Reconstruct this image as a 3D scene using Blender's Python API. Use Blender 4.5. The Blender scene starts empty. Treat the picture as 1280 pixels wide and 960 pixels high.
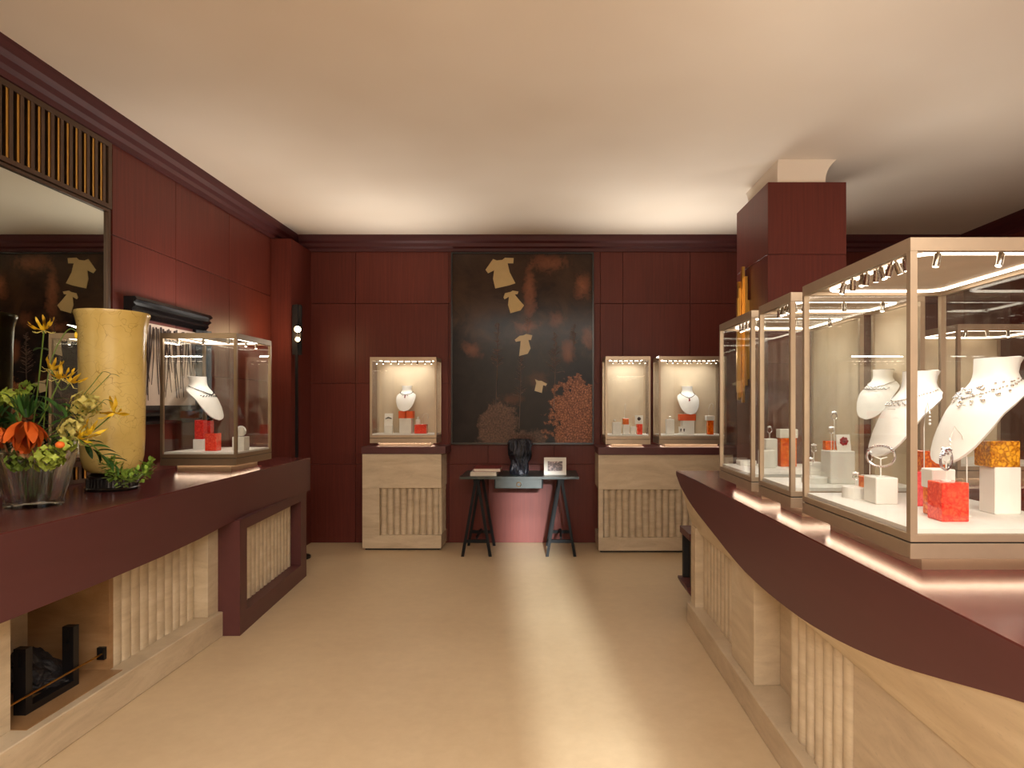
import bpy, bmesh, math, random
from mathutils import Vector, Matrix, noise
random.seed(7)
R = math.radians
S = bpy.context.scene
COL = S.collection
F, VX, VY, EYE = 800.0, 684.0, 505.0, 1.41     # focal length in px of the 1280 px frame, principal point, eye height

# ------------------------------------------------------------------ camera
cam = bpy.data.cameras.new('camera')
cam.sensor_width = 36.0
cam.lens = 36.0 * F / 1280.0
cam.shift_x = -(VX - 640) / 1280.0
cam.shift_y = (VY - 480) / 1280.0
cam.clip_start = 0.02
co = bpy.data.objects.new('camera', cam)
co.location = (0, 0, EYE); co.rotation_euler = (R(90), 0, 0)
COL.objects.link(co); S.camera = co

# ------------------------------------------------------------------ world, colour management
w = bpy.data.worlds.new('sky'); S.world = w; w.use_nodes = True
wn = w.node_tree.nodes; wl = w.node_tree.links
wn['Background'].inputs[0].default_value = (0.62, 0.74, 0.85, 1)
wn['Background'].inputs[1].default_value = 1.6
S.view_settings.view_transform = 'Standard'
S.view_settings.look = 'None'
S.view_settings.gamma = 1.0
S.view_settings.use_curve_mapping = False
S.view_settings.exposure = 0.25
try:
    S.cycles.transparent_max_bounces = 40
    S.cycles.max_bounces = 10
    S.cycles.sample_clamp_indirect = 4.0
    S.cycles.caustics_reflective = False
    S.cycles.caustics_refractive = False
except Exception:
    pass

def area(name, loc, rot, sx, sy, watt, col, spread=180, parent=None):
    l = bpy.data.lights.new(name, 'AREA'); l.shape = 'RECTANGLE'; l.size = sx; l.size_y = sy
    l.energy = watt; l.color = col; l.spread = R(spread)
    o = bpy.data.objects.new(name, l); o.location = loc; o.rotation_euler = rot; COL.objects.link(o)
    if parent: o.parent = parent
    return o
WARM = (1.0, 0.93, 0.84)
# low sun through the arched door, then added fill lights with no visible fixtures
sun = bpy.data.lights.new('sun', 'SUN'); sun.energy = 9.0; sun.angle = R(2.2); sun.color = (0.95, 0.98, 0.98)
so = bpy.data.objects.new('sun', sun); COL.objects.link(so)
so.rotation_euler = Vector((-.10, 1.0, -.205)).to_track_quat('-Z', 'Y').to_euler()
area('overhead_fill', (0.4, -1.2, 3.06), (0, 0, 0), 4.0, 2.0, 240, WARM)  # added unseen fill, brightens floor and counters from behind the camera
area('near_ceiling_fill', (-0.7, -0.9, 1.9), (R(180), 0, 0), 3.6, 1.8, 52, WARM)  # added unseen fill aimed up, brightens the near ceiling
area('case_row_ceiling_fill', (1.18, 2.5, 1.845), (R(180), 0, 0), .3, 1.5, 5, WARM)  # added fill above the right case row, lifts the ceiling
area('back_case_ceiling_fill', (1.15, 6.25, 1.875), (R(222), 0, 0), 1.0, .04, 11, WARM, 120)  # added fill above the back cases, evens out the far ceiling
area('back_case_ceiling_fill', (-1.4, 6.33, 1.875), (R(222), 0, 0), .5, .04, 7.5, WARM, 120)  # same added far-ceiling fill, left of the painting
area('side_case_ceiling_fill', (2.46, 3.65, 1.845), (R(180), 0, 0), .4, .3, 6, WARM)  # added fill to brighten the dark ceiling at upper right
area('left_case_ceiling_fill', (-2.2, 4.36, 1.875), (R(180), R(-20), 0), .3, .4, 7, WARM)  # added fill above the left case, for the ceiling on that side

# ------------------------------------------------------------------ materials
def lin(c):
    return tuple(((v/255)/12.92 if v/255 <= .04045 else ((v/255+.055)/1.055)**2.4) for v in c) + (1.0,)
class NT:
    def __init__(s, name):
        s.m = bpy.data.materials.new(name); s.m.use_nodes = True
        s.t = s.m.node_tree; s.n = s.t.nodes; s.l = s.t.links
        s.b = s.n['Principled BSDF']; s.out = s.n['Material Output']
    def add(s, kind, **kw):
        nd = s.n.new(kind)
        for k, v in kw.items(): setattr(nd, k, v)
        return nd
    def link(s, a, b): s.l.new(a, b)
    def math(s, op, a, b=None, c=None, clamp=False):
        nd = s.add('ShaderNodeMath', operation=op, use_clamp=clamp)
        for i, v in enumerate((a, b, c)):
            if v is None: continue
            if isinstance(v, (int, float)): nd.inputs[i].default_value = v
            else: s.link(v, nd.inputs[i])
        return nd.outputs[0]
    def mix(s, f, a, b, blend='MIX'):
        nd = s.add('ShaderNodeMix', data_type='RGBA', blend_type=blend)
        for i, v in ((0, f), (6, a), (7, b)):
            if isinstance(v, (int, float)): nd.inputs[i].default_value = v
            elif isinstance(v, tuple): nd.inputs[i].default_value = v
            else: s.link(v, nd.inputs[i])
        return nd.outputs[2]
    def coords(s, scale=(1, 1, 1), kind='Object', rnd=True):
        tc = s.add('ShaderNodeTexCoord'); mp = s.add('ShaderNodeMapping')
        s.link(tc.outputs[kind], mp.inputs[0]); mp.inputs[3].default_value = scale
        if rnd:
            oi = s.add('ShaderNodeObjectInfo'); v = s.math('MULTIPLY', oi.outputs['Random'], 9.0)
            s.link(v, mp.inputs[1])
        return mp.outputs[0]
    def noise(s, vec, scale, detail=4, rough=.55, dist=0):
        nd = s.add('ShaderNodeTexNoise'); s.link(vec, nd.inputs['Vector'])
        nd.inputs['Scale'].default_value = scale; nd.inputs['Detail'].default_value = detail
        nd.inputs['Roughness'].default_value = rough; nd.inputs['Distortion'].default_value = dist
        return nd.outputs[0]
    def ramp(s, f, stops):
        nd = s.add('ShaderNodeValToRGB'); s.link(f, nd.inputs[0]); e = nd.color_ramp.elements
        while len(e) < len(stops): e.new(.5)
        for i, (p, c) in enumerate(stops): e[i].position = p; e[i].color = c
        return nd.outputs[0]
    def bump(s, h, strength, dist=.01):
        nd = s.add('ShaderNodeBump'); s.link(h, nd.inputs['Height'])
        nd.inputs['Strength'].default_value = strength; nd.inputs['Distance'].default_value = dist
        s.link(nd.outputs[0], s.b.inputs['Normal'])
    def col(s, c):
        if isinstance(c, tuple): s.b.inputs['Base Color'].default_value = c
        else: s.link(c, s.b.inputs['Base Color'])
        return s
    def set(s, **kw):
        for k, v in kw.items(): s.b.inputs[k.replace('_', ' ')].default_value = v
        return s
def plain(name, c, rough=.5, metal=0, **kw):
    t = NT(name); t.col(lin(c)).set(Roughness=rough, Metallic=metal, **kw)
    v = t.noise(t.coords(), 9, 3); t.col(t.mix(v, lin(tuple(x*.93 for x in c)), lin(tuple(min(255, x*1.06) for x in c))))
    return t.m
def wood_mat(name, dark, light, rough=.32, sc=(34, 34, 1.3), spec=.4):
    t = NT(name); v = t.coords(sc)
    n = t.noise(v, 1.6, 6, .6, .4); n2 = t.noise(t.coords((1, 1, .5)), 1.4, 2)
    f = t.math('ADD', t.math('MULTIPLY', n, .65), t.math('MULTIPLY', n2, .35))
    t.col(t.ramp(f, [(.32, lin(dark)), (.68, lin(light))])).set(Roughness=rough)
    t.b.inputs['Specular IOR Level'].default_value = spec
    t.bump(n, .03, .004)
    return t.m
def stone_mat(name, a, b, c, rough=.4, sc=(1.0, 1.0, 4.5)):
    t = NT(name); v = t.coords(sc)
    n = t.noise(v, 2.6, 8, .62, .7); fine = t.noise(t.coords((1, 1, 2)), 46, 4)
    base = t.ramp(n, [(.28, lin(a)), (.5, lin(b)), (.72, lin(c))])
    pits = t.ramp(fine, [(.60, (0, 0, 0, 1)), (.74, (1, 1, 1, 1))])
    t.col(t.mix(t.math('MULTIPLY', pits, .22), base, lin(tuple(x*.72 for x in a)))).set(Roughness=rough)
    t.bump(fine, .05, .003)
    return t.m
M = {}
M['wood'] = wood_mat('wine_red_veneer', (86, 39, 33), (107, 50, 41), .42, spec=.22)
M['wood_counter'] = wood_mat('wine_red_lacquered_wood', (86, 48, 48), (92, 52, 52), .43, (9, 1.4, 9))
M['wood_top'] = wood_mat('wine_red_polished_wood', (92, 46, 46), (99, 51, 50), .2, (9, 1.4, 9))
M['wood_dark'] = wood_mat('dark_wine_moulding', (66, 26, 30), (84, 34, 36), .55, (1.5, 1.5, 30))
M['stone'] = stone_mat('beige_travertine', (180, 162, 136), (200, 182, 155), (214, 198, 172))
M['stone_b'] = stone_mat('beige_travertine_light', (188, 170, 143), (206, 189, 161), (220, 205, 180))
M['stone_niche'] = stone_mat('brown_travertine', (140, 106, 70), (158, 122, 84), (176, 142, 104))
def floor_mat():
    t = NT('polished_sand_floor'); v = t.coords(rnd=False)
    n = t.noise(v, 1.1, 5, .6); f = t.noise(v, 14, 5, .65); g = t.noise(t.coords((1, 1, 1), rnd=False), 60, 3)
    s_ = t.math('ADD', t.math('MULTIPLY', n, .55), t.math('MULTIPLY', f, .45))
    t.col(t.ramp(s_, [(.3, lin((194, 170, 136))), (.7, lin((212, 190, 156)))])).set(Roughness=.42)
    t.b.inputs['Specular IOR Level'].default_value = .45
    t.link(t.math('MULTIPLY_ADD', f, .2, .33), t.b.inputs['Roughness'])
    t.bump(g, .04, .002); return t.m
M['floor'] = floor_mat()
def ceil_mat():
    t = NT('off_white_ceiling_paint'); n = t.noise(t.coords(rnd=False), 1.0, 2)
    t.col(t.ramp(n, [(.3, lin((226, 212, 194))), (.7, lin((234, 222, 206)))])).set(Roughness=.85); return t.m
M['ceiling'] = ceil_mat()
M['frame_metal'] = plain('champagne_metal', (182, 163, 140), .36, .6)
M['frame_bronze'] = plain('bronze_champagne_metal', (146, 124, 98), .36, .6)
M['panel'] = plain('beige_fabric_panel', (206, 188, 160), .8)
M['lid'] = plain('tan_case_ceiling', (186, 164, 140), .7)
M['pad'] = plain('white_display_pad', (236, 232, 224), .6)
M['white'] = plain('white_display_block', (232, 230, 222), .55)
M['leather'] = plain('white_leatherette', (238, 236, 230), .42)
M['black'] = plain('black_gap', (22, 19, 18), .6)
M['black_lacquer'] = plain('black_lacquer', (20, 17, 18), .22)
M['black_metal'] = plain('black_metal', (26, 24, 26), .4, .3)
M['table'] = plain('dark_green_black_lacquer', (34, 44, 42), .3)
M['table_leg'] = plain('black_painted_wood', (16, 17, 19), .6)
M['table_leg'].node_tree.nodes['Principled BSDF'].inputs['Specular IOR Level'].default_value = .2
M['brass'] = plain('brushed_brass', (212, 162, 80), .28, 1.0)
M['bronze_slat'] = plain('dark_bronze_slat', (84, 62, 46), .4, .4)
M['silver'] = plain('polished_silver', (226, 226, 228), .14, 1.0)
M['steel'] = plain('brushed_steel', (190, 184, 174), .25, 1.0)
M['dark_gem'] = plain('dark_gemstone', (46, 40, 44), .15)
M['ruby'] = plain('red_gemstone', (150, 22, 40), .12)
M['emerald'] = plain('green_gemstone', (20, 110, 76), .12)
M['pearl'] = plain('diamond_white', (240, 240, 240), .12, .3)
def resin(name, a, b, emb=.5):
    t = NT(name); v = t.coords()
    vo = t.add('ShaderNodeTexVoronoi', feature='DISTANCE_TO_EDGE'); t.link(v, vo.inputs['Vector']); vo.inputs['Scale'].default_value = 70
    n = t.noise(v, 34, 5, .7, 2.5)
    f = t.math('ADD', t.math('MULTIPLY', vo.outputs[0], .7), t.math('MULTIPLY', n, .8), clamp=True)
    t.col(t.ramp(f, [(.36, lin(a)), (.60, lin(b))])).set(Roughness=.14)
    t.b.inputs['Subsurface Weight'].default_value = .5
    t.b.inputs['Subsurface Radius'].default_value = (.05, .02, .01)
    t.b.inputs['Coat Weight'].default_value = .5
    t.bump(vo.outputs[0], .12, .003); return t.m
M['orange'] = resin('orange_resin', (214, 72, 10), (255, 138, 30))
M['red'] = resin('red_resin', (206, 30, 32), (240, 62, 52))
M['coral'] = resin('coral_resin', (226, 44, 34), (255, 92, 62))
M['pink'] = resin('pink_red_resin', (222, 60, 70), (244, 96, 98))
M['amber'] = resin('amber_resin', (150, 84, 8), (238, 172, 44))
M['orange_paint'] = plain('orange_block', (240, 98, 40), .5)
def glass(name, tint=(1, 1, 1, 1), base=.02, gain=.5):
    t = NT(name); t.n.remove(t.b)
    tr = t.add('ShaderNodeBsdfTransparent'); gl = t.add('ShaderNodeBsdfGlossy'); mx = t.add('ShaderNodeMixShader')
    lw = t.add('ShaderNodeLayerWeight'); tr.inputs[0].default_value = tint
    gl.inputs['Roughness'].default_value = 0.0; gl.inputs[0].default_value = (1, 1, 1, 1)
    f = t.math('MULTIPLY_ADD', t.math('POWER', lw.outputs['Facing'], 4.0), gain, base, clamp=True)
    t.link(f, mx.inputs[0]); t.link(tr.outputs[0], mx.inputs[1]); t.link(gl.outputs[0], mx.inputs[2])
    t.link(mx.outputs[0], t.out.inputs[0]); return t.m
M['glass'] = glass('case_glass', (.985, .99, .985, 1), .025, .45)
M['door_glass'] = glass('door_glass', (.96, .98, .98, 1))
def crystal():
    t = NT('cut_crystal'); t.n.remove(t.b)
    tr = t.add('ShaderNodeBsdfTransparent'); gl = t.add('ShaderNodeBsdfGlass'); mx = t.add('ShaderNodeMixShader')
    gl.inputs['IOR'].default_value = 1.45; gl.inputs['Roughness'].default_value = .01; tr.inputs[0].default_value = (.93, .94, .92, 1)
    lw = t.add('ShaderNodeLayerWeight'); t.link(t.math('MULTIPLY_ADD', lw.outputs['Facing'], .5, .5, True), mx.inputs[0])
    t.link(tr.outputs[0], mx.inputs[1]); t.link(gl.outputs[0], mx.inputs[2]); t.link(mx.outputs[0], t.out.inputs[0]); return t.m
M['crystal'] = crystal()
def emit(name, c, s):
    t = NT(name); t.b.inputs['Base Color'].default_value = (.8, .8, .8, 1)
    t.b.inputs['Emission Color'].default_value = c; t.b.inputs['Emission Strength'].default_value = s; return t.m
M['led'] = emit('led_strip', (1, .86, .70, 1), 6)
M['under_led'] = emit('under_case_led', (1, .74, .54, 1), 15)
M['bulb'] = emit('lamp_bulb', (1, .74, .40, 1), 40)
M['spot_bulb'] = emit('spot_bulb', (1, .88, .72, 1), 6)
def mirror():
    t = NT('mirror_glass'); t.col((.56, .58, .52, 1)).set(Roughness=.01, Metallic=1.0); return t.m
M['mirror'] = mirror()
def crackle():
    t = NT('yellow_crackle_glaze'); v = t.coords(rnd=False)
    ds = t.add('ShaderNodeTexNoise'); t.link(v, ds.inputs['Vector']); ds.inputs['Scale'].default_value = 9
    va = t.add('ShaderNodeVectorMath', operation='MULTIPLY_ADD'); t.link(ds.outputs[1], va.inputs[0]); va.inputs[1].default_value = (.22, .22, .22); t.link(v, va.inputs[2])
    vo = t.add('ShaderNodeTexVoronoi', feature='DISTANCE_TO_EDGE'); t.link(va.outputs[0], vo.inputs['Vector']); vo.inputs['Scale'].default_value = 15
    f = t.ramp(vo.outputs[0], [(.0, (1, 1, 1, 1)), (.022, (0, 0, 0, 1))])
    n = t.noise(v, 5, 3)
    base = t.ramp(n, [(.3, lin((214, 186, 106))), (.7, lin((230, 206, 130)))])
    k = t.math('MULTIPLY', f, t.math('MULTIPLY_ADD', t.noise(v, 6, 2), 2.2, -.75, True))
    t.col(t.mix(k, base, lin((130, 88, 36)))).set(Roughness=.22); return t.m
M['vase'] = crackle()
def painting():
    t = NT('dark_mixed_media_canvas')
    tc = t.add('ShaderNodeTexCoord'); g = tc.outputs['Generated']
    sp = t.add('ShaderNodeSeparateXYZ'); t.link(g, sp.inputs[0]); u, v = sp.outputs[0], sp.outputs[2]
    ob = tc.outputs['Object']
    n1 = t.noise(ob, 3.2, 8, .65, .6); n2 = t.noise(ob, 11, 8, .7, .4); n3 = t.noise(ob, 60, 6, .7)
    def blob(cu, cv, ru, rv, soft=.35, wob=1.3):
        a = t.math('DIVIDE', t.math('SUBTRACT', u, cu), ru); b = t.math('DIVIDE', t.math('SUBTRACT', v, cv), rv)
        d = t.math('SQRT', t.math('ADD', t.math('MULTIPLY', a, a), t.math('MULTIPLY', b, b)))
        d = t.math('ADD', d, t.math('MULTIPLY', t.math('SUBTRACT', n2, .5), wob*2))
        d = t.math('ADD', d, t.math('MULTIPLY', t.math('SUBTRACT', n1, .5), wob*1.5))
        return t.math('DIVIDE', t.math('SUBTRACT', 1.0, d), soft, clamp=True)
    top = t.ramp(n1, [(.3, lin((44, 32, 27))), (.7, lin((76, 56, 43)))])
    low = t.ramp(n1, [(.3, lin((18, 17, 21))), (.7, lin((38, 34, 35)))])
    edge = t.math('ADD', v, t.math('MULTIPLY', t.math('SUBTRACT', n1, .5), .7))
    c = t.mix(t.math('DIVIDE', t.math('SUBTRACT', edge, .5), .25, clamp=True), low, top)
    cop = t.ramp(n2, [(.3, lin((104, 62, 46))), (.7, lin((162, 104, 76)))])
    for (a, b, ru, rv, k) in ((.55, .80, .05, .19, .8), (.70, .95, .16, .055, .7), (.93, .84, .07, .08, .9), (.14, .49, .09, .055, .6),
                              (.82, .47, .06, .08, .75), (.53, .61, .10, .045, .8), (.75, .65, .07, .05, .5), (.97, .55, .05, .08, .7),
                              (.40, .23, .1, .04, .35), (.62, .33, .09, .06, .25)):
        c = t.mix(t.math('MULTIPLY', blob(a, b, ru, rv, .7), k*.95), c, cop)
    vo = t.add('ShaderNodeTexVoronoi', feature='DISTANCE_TO_EDGE'); t.link(ob, vo.inputs['Vector']); vo.inputs['Scale'].default_value = 40
    ck = t.ramp(t.math('ADD', vo.outputs[0], t.math('MULTIPLY', n3, .25)), [(.10, (0, 0, 0, 1)), (.30, (1, 1, 1, 1))])
    crust = t.mix(ck, lin((78, 46, 32)), t.ramp(n3, [(.35, lin((112, 68, 48))), (.65, lin((186, 122, 86)))]))
    c = t.mix(blob(.90, .08, .21, .26, .12, 1.2), c, crust)
    grey = t.ramp(n3, [(.35, lin((62, 48, 42))), (.65, lin((128, 98, 84)))])
    c = t.mix(t.math('MULTIPLY', blob(.33, .06, .15, .19, .2, .7), .85), c, grey)
    c = t.mix(t.math('MULTIPLY', blob(.55, .01, .12, .06, .3, .8), .7), c, grey)
    t.b.inputs['Specular IOR Level'].default_value = .18
    t.col(c).set(Roughness=.17)
    t.bump(n3, .05, .003); return t.m
M['painting'] = painting()
M['paper_garment'] = plain('aged_paper', (196, 172, 124), .8)
M['paper_garment_b'] = plain('pale_paper', (204, 188, 156), .8)
M['twig'] = plain('dry_twig', (112, 92, 84), .8)
M['canvas'] = plain('cream_paper', (206, 188, 172), .8)
M['twig_dark'] = plain('dark_twig', (62, 48, 46), .7)
def char():
    t = NT('charred_black_wood'); n = t.noise(t.coords(), 30, 6, .7)
    t.col(t.ramp(n, [(.3, lin((14, 13, 16))), (.7, lin((36, 34, 38)))])).set(Roughness=.55); t.bump(n, .5, .01); return t.m
M['char'] = char()
def bronze():
    t = NT('black_bronze'); n = t.noise(t.coords((14, 14, 3)), 3, 6, .7)
    t.col(t.ramp(n, [(.3, lin((14, 15, 20))), (.7, lin((46, 48, 60)))])).set(Roughness=.24, Metallic=.35); t.bump(n, .7, .012); return t.m
M['bronze'] = bronze()
M['book_red'] = plain('dark_red_cover', (120, 40, 38), .5)
M['book_white'] = plain('white_cover', (214, 206, 194), .6)
M['page'] = plain('book_pages', (222, 212, 196), .8)
def photo():
    t = NT('printed_photograph'); v = t.coords((1, 1, 1), rnd=False); n = t.noise(v, 26, 3, .5, .8)
    t.col(t.ramp(n, [(.42, lin((62, 44, 46))), (.5, lin((120, 92, 92))), (.58, lin((190, 170, 166)))])).set(Roughness=.4); return t.m
M['photo'] = photo()
for nm, c in dict(leaf=(58, 104, 42), leaf_light=(136, 164, 60), stem=(96, 124, 44), yellow=(248, 208, 44), orange_petal=(246, 122, 44),
                  lime=(186, 204, 84), cream_green=(222, 212, 124), blush=(226, 184, 136), sedum=(146, 180, 72), brown=(112, 74, 40)).items():
    M[nm] = plain('plant_' + nm, c, .5)
    b = M[nm].node_tree.nodes['Principled BSDF']; b.inputs['Subsurface Weight'].default_value = .15
    b.inputs['Subsurface Radius'].default_value = (.01, .01, .005)

# ------------------------------------------------------------------ geometry helpers
def box(bm, x0, x1, y0, y1, z0, z1, bevel=0, seg=1):
    r = bmesh.ops.create_cube(bm, size=1.0)
    for v in r['verts']:
        v.co = Vector(((x0+x1)/2 + v.co.x*(x1-x0), (y0+y1)/2 + v.co.y*(y1-y0), (z0+z1)/2 + v.co.z*(z1-z0)))
    if bevel:
        ed = list({e for v in r['verts'] for e in v.link_edges})
        bmesh.ops.bevel(bm, geom=ed, offset=bevel, segments=seg, affect='EDGES', profile=.5)
    return bm
def bx(*a, **k): return box(bmesh.new(), *a, **k)
def ring_sections(bm, rings, close_u=True, caps=True):
    vs = [[bm.verts.new(p) for p in r] for r in rings]
    n = len(vs[0])
    for a, b in zip(vs, vs[1:]):
        for i in range(n if close_u else n-1):
            j = (i+1) % n
            bm.faces.new((a[i], a[j], b[j], b[i]))
    if caps and close_u:
        bm.faces.new(list(reversed(vs[0]))); bm.faces.new(vs[-1])
    return bm
def lathe(bm, prof, seg=24, caps=True, cx=0, cy=0):
    return ring_sections(bm, [[(cx + r*math.cos(2*math.pi*i/seg), cy + r*math.sin(2*math.pi*i/seg), z) for i in range(seg)] for r, z in prof], True, caps)
def tube(bm, pts, r, seg=6, closed=False):
    pts = [Vector(p) for p in pts]; n = len(pts); rings = []
    up = Vector((0, 0, 1))
    for i, p in enumerate(pts):
        a = pts[(i-1) % n] if (closed or i) else p; b = pts[(i+1) % n] if (closed or i < n-1) else p
        d = (b-a).normalized() if (b-a).length > 1e-9 else Vector((0, 0, 1))
        u = d.cross(up)
        if u.length < .05: u = d.cross(Vector((1, 0, 0)))
        u.normalize(); v = d.cross(u)
        rr = r[i] if isinstance(r, (list, tuple)) else r
        rings.append([p + u*rr*math.cos(2*math.pi*k/seg) + v*rr*math.sin(2*math.pi*k/seg) for k in range(seg)])
    if closed: rings.append(rings[0])
    if closed:
        vs = [[bm.verts.new(p) for p in rr_] for rr_ in rings[:-1]]
        for i in range(n):
            a, b = vs[i], vs[(i+1) % n]
            for k in range(seg): bm.faces.new((a[k], a[(k+1) % seg], b[(k+1) % seg], b[k]))
        return bm
    return ring_sections(bm, rings)
def ball(bm, c, r, sub=1, scale=(1, 1, 1)):
    q = bmesh.ops.create_icosphere(bm, subdivisions=sub, radius=r)
    for v in q['verts']: v.co = Vector((v.co.x*scale[0], v.co.y*scale[1], v.co.z*scale[2])) + Vector(c)
    return bm
def prism(bm, poly, axis, a, b):
    """poly: 2-D outline; axis: 'x','y','z' the extrusion direction from a to b"""
    def P(q, t):
        return {'x': (t, q[0], q[1]), 'y': (q[0], t, q[1]), 'z': (q[0], q[1], t)}[axis]
    A = [bm.verts.new(P(q, a)) for q in poly]; B_ = [bm.verts.new(P(q, b)) for q in poly]; n = len(poly)
    bm.faces.new(A); bm.faces.new(list(reversed(B_)))
    for i in range(n):
        j = (i+1) % n; bm.faces.new((A[j], A[i], B_[i], B_[j]))
    bmesh.ops.recalc_face_normals(bm, faces=bm.faces[:])
    return bm
def wloc(o):
    v = Vector(o.location)
    while o.parent: o = o.parent; v += Vector(o.location)
    return v
def mesh_of(name, bm, m, smooth=False):
    bmesh.ops.recalc_face_normals(bm, faces=bm.faces[:])
    me = bpy.data.meshes.new(name); bm.to_mesh(me); bm.free(); me.materials.append(m)
    if smooth:
        for p in me.polygons: p.use_smooth = True
        try: me.set_sharp_from_angle(angle=R(38))
        except Exception: pass
    return me
def obj(name, bm, m, parent=None, smooth=False, world=True, kind=None):
    """world=True: bm is in world axes and is moved into the parent's frame"""
    if parent is not None and world:
        bmesh.ops.translate(bm, verts=bm.verts[:], vec=-wloc(parent))
    o = bpy.data.objects.new(name, mesh_of(name, bm, m, smooth)); COL.objects.link(o)
    if parent is not None: o.parent = parent
    if kind: o['kind'] = kind
    return o
def inst(name, me, loc, parent=None, rot=(0, 0, 0), scale=(1, 1, 1)):
    o = bpy.data.objects.new(name, me); COL.objects.link(o); o.location = loc; o.rotation_euler = rot; o.scale = scale
    if parent is not None: o.parent = parent
    return o
def thing(name, label, cat, loc=(0, 0, 0), rz=0, group=None):
    o = bpy.data.objects.new(name, None); o.empty_display_size = .05; COL.objects.link(o)
    o.location = loc; o.rotation_euler = (0, 0, rz); return tag(o, label, cat, group)
def tag(o, label, cat, group=None):
    o['label'] = label; o['category'] = cat
    if group: o['group'] = group
    return o
def solo(name, bm, m, label, cat, group=None, smooth=False, loc=None, rz=0):
    """a thing that is one mesh, its origin at its base"""
    if loc is None:
        xs = [v.co for v in bm.verts]
        c = Vector((sum(p.x for p in xs)/len(xs), sum(p.y for p in xs)/len(xs), min(p.z for p in xs)))
        bmesh.ops.translate(bm, verts=bm.verts[:], vec=-c); loc = c
    o = obj(name, bm, m, None, smooth); o.location = loc; o.rotation_euler = (0, 0, rz)
    return tag(o, label, cat, group)
def struct(name, bm, m, parent=None, smooth=False):
    o = obj(name, bm, m, parent, smooth)
    if parent is None: o['kind'] = 'structure'
    return o
def wx(px, Y): return (px - VX) * Y / F
def wz(py, Y): return EYE - (py - VY) * Y / F
def on(px, py, z):
    Y = (EYE - z) * F / (py - VY); return wx(px, Y), Y

# ------------------------------------------------------------------ the room
XL, XR, YB, YF, H = -2.60, 4.25, 6.52, -2.60, 3.11
struct('floor', bx(XL-.1, XR+.1, YF-.1, YB+.1, -.1, 0), M['floor'])
struct('ceiling', bx(XL-.1, XR+.1, YF-.1, YB+.1, H, H+.1), M['ceiling'])
wl_ = struct('wall_left', bx(XL-.12, XL, YF-.1, YB+.1, 0, H), M['wood_dark'])
wb_ = struct('wall_back', bx(XL, XR, YB, YB+.12, 0, H), M['wood_dark'])
wr_ = struct('wall_right', bx(XR, XR+.12, YF-.1, YB+.1, 0, H), M['wood_dark'])
# shop-front wall behind the camera with an arched glass door
wf = bmesh.new(); DX0, DX1, DS, DR = .44, 1.0, 2.27, .28
box(wf, XL, DX0, YF-.12, YF, 0, H); box(wf, DX1, XR, YF-.12, YF, 0, H)
N = 12
for i in range(N):
    a0, a1 = math.pi*(1-i/N), math.pi*(1-(i+1)/N); c = (DX0+DX1)/2
    prism(wf, [(c+DR*math.cos(a0), DS+DR*math.sin(a0)), (c+DR*math.cos(a1), DS+DR*math.sin(a1)), (c+DR*math.cos(a1), H), (c+DR*math.cos(a0), H)], 'y', YF-.12, YF)
struct('wall_front', wf, M['ceiling'])
d1 = struct('door_1', bx(DX0, DX0+.06, YF-.09, YF-.03, 0, DS), M['black_metal'])
for nm, b in (('door_stile', bx(DX1-.06, DX1, YF-.09, YF-.03, 0, DS)), ('door_rail', bx(DX0+.06, DX1-.06, YF-.09, YF-.03, 0, .12)),
              ('door_rail', bx(DX0, DX1, YF-.09, YF-.03, DS, DS+.06)), ('door_rail', bx(DX0+.06, DX1-.06, YF-.08, YF-.04, 1.18, 1.22))):
    obj(nm, b, M['black_metal'], d1)
obj('door_pane', bx(DX0+.06, DX1-.06, YF-.064, YF-.058, .12, DS), M['door_glass'], d1)
# veneer panels, each a part of its wall, with open joints
J = .004
def wall_panels_back(xs, zs, skip=()):
    for i in range(len(xs)-1):
        for k in range(len(zs)-1):
            obj('veneer_panel', bx(xs[i]+J/2, xs[i+1]-J/2, YB-.018, YB, zs[k]+J/2, zs[k+1]-J/2, bevel=.0015), M['wood'], wb_)
wall_panels_back([-2.60, -1.948, -1.0, -.6, .07, .54, .766, 1.45, 2.1, 2.8, 3.5, 4.25], [0.0, .80, 1.62, 2.43, 2.96])
PT = .018
LP = [3.80, 4.45, 5.20, 5.98]
for y0, y1 in zip(LP, LP[1:]):
    for z0, z1 in zip((0, .80, 1.62, 2.415, 2.96), (.80, 1.62, 2.415, 2.96)):
        if z1 < .9: continue
        obj('veneer_panel', bx(XL, XL+PT, y0+J/2, y1-J/2, z0+J/2, z1-J/2, bevel=.0015), M['wood'], wl_)
for z0, z1 in ((0, .97), (1.0, 2.0), (2.0, 2.96)):
    obj('veneer_panel', bx(XL, XL+PT, 1.2, 2.28, z0+J/2, z1-J/2), M['wood'], wl_)
obj('veneer_panel', bx(XL, XL+PT, -2.5, 1.19, 0, 2.96), M['wood'], wl_)
YR = [-2.5, -1.2, 0.1, 1.4, 2.7, 4.0, 5.3, 6.5]
for y0, y1 in zip(YR, YR[1:]):
    for z0, z1 in ((0, .8), (.8, 1.62), (1.62, 2.43), (2.43, 2.96)):
        obj('veneer_panel', bx(XR-PT, XR, y0+J/2, y1-J/2, z0+J/2, z1-J/2), M['wood'], wr_)
# corner pier on the left
pier = struct('trim_1', bx(XL, -2.40, 6.0, YB-.02, 0, 2.96), M['wood'])
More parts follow.
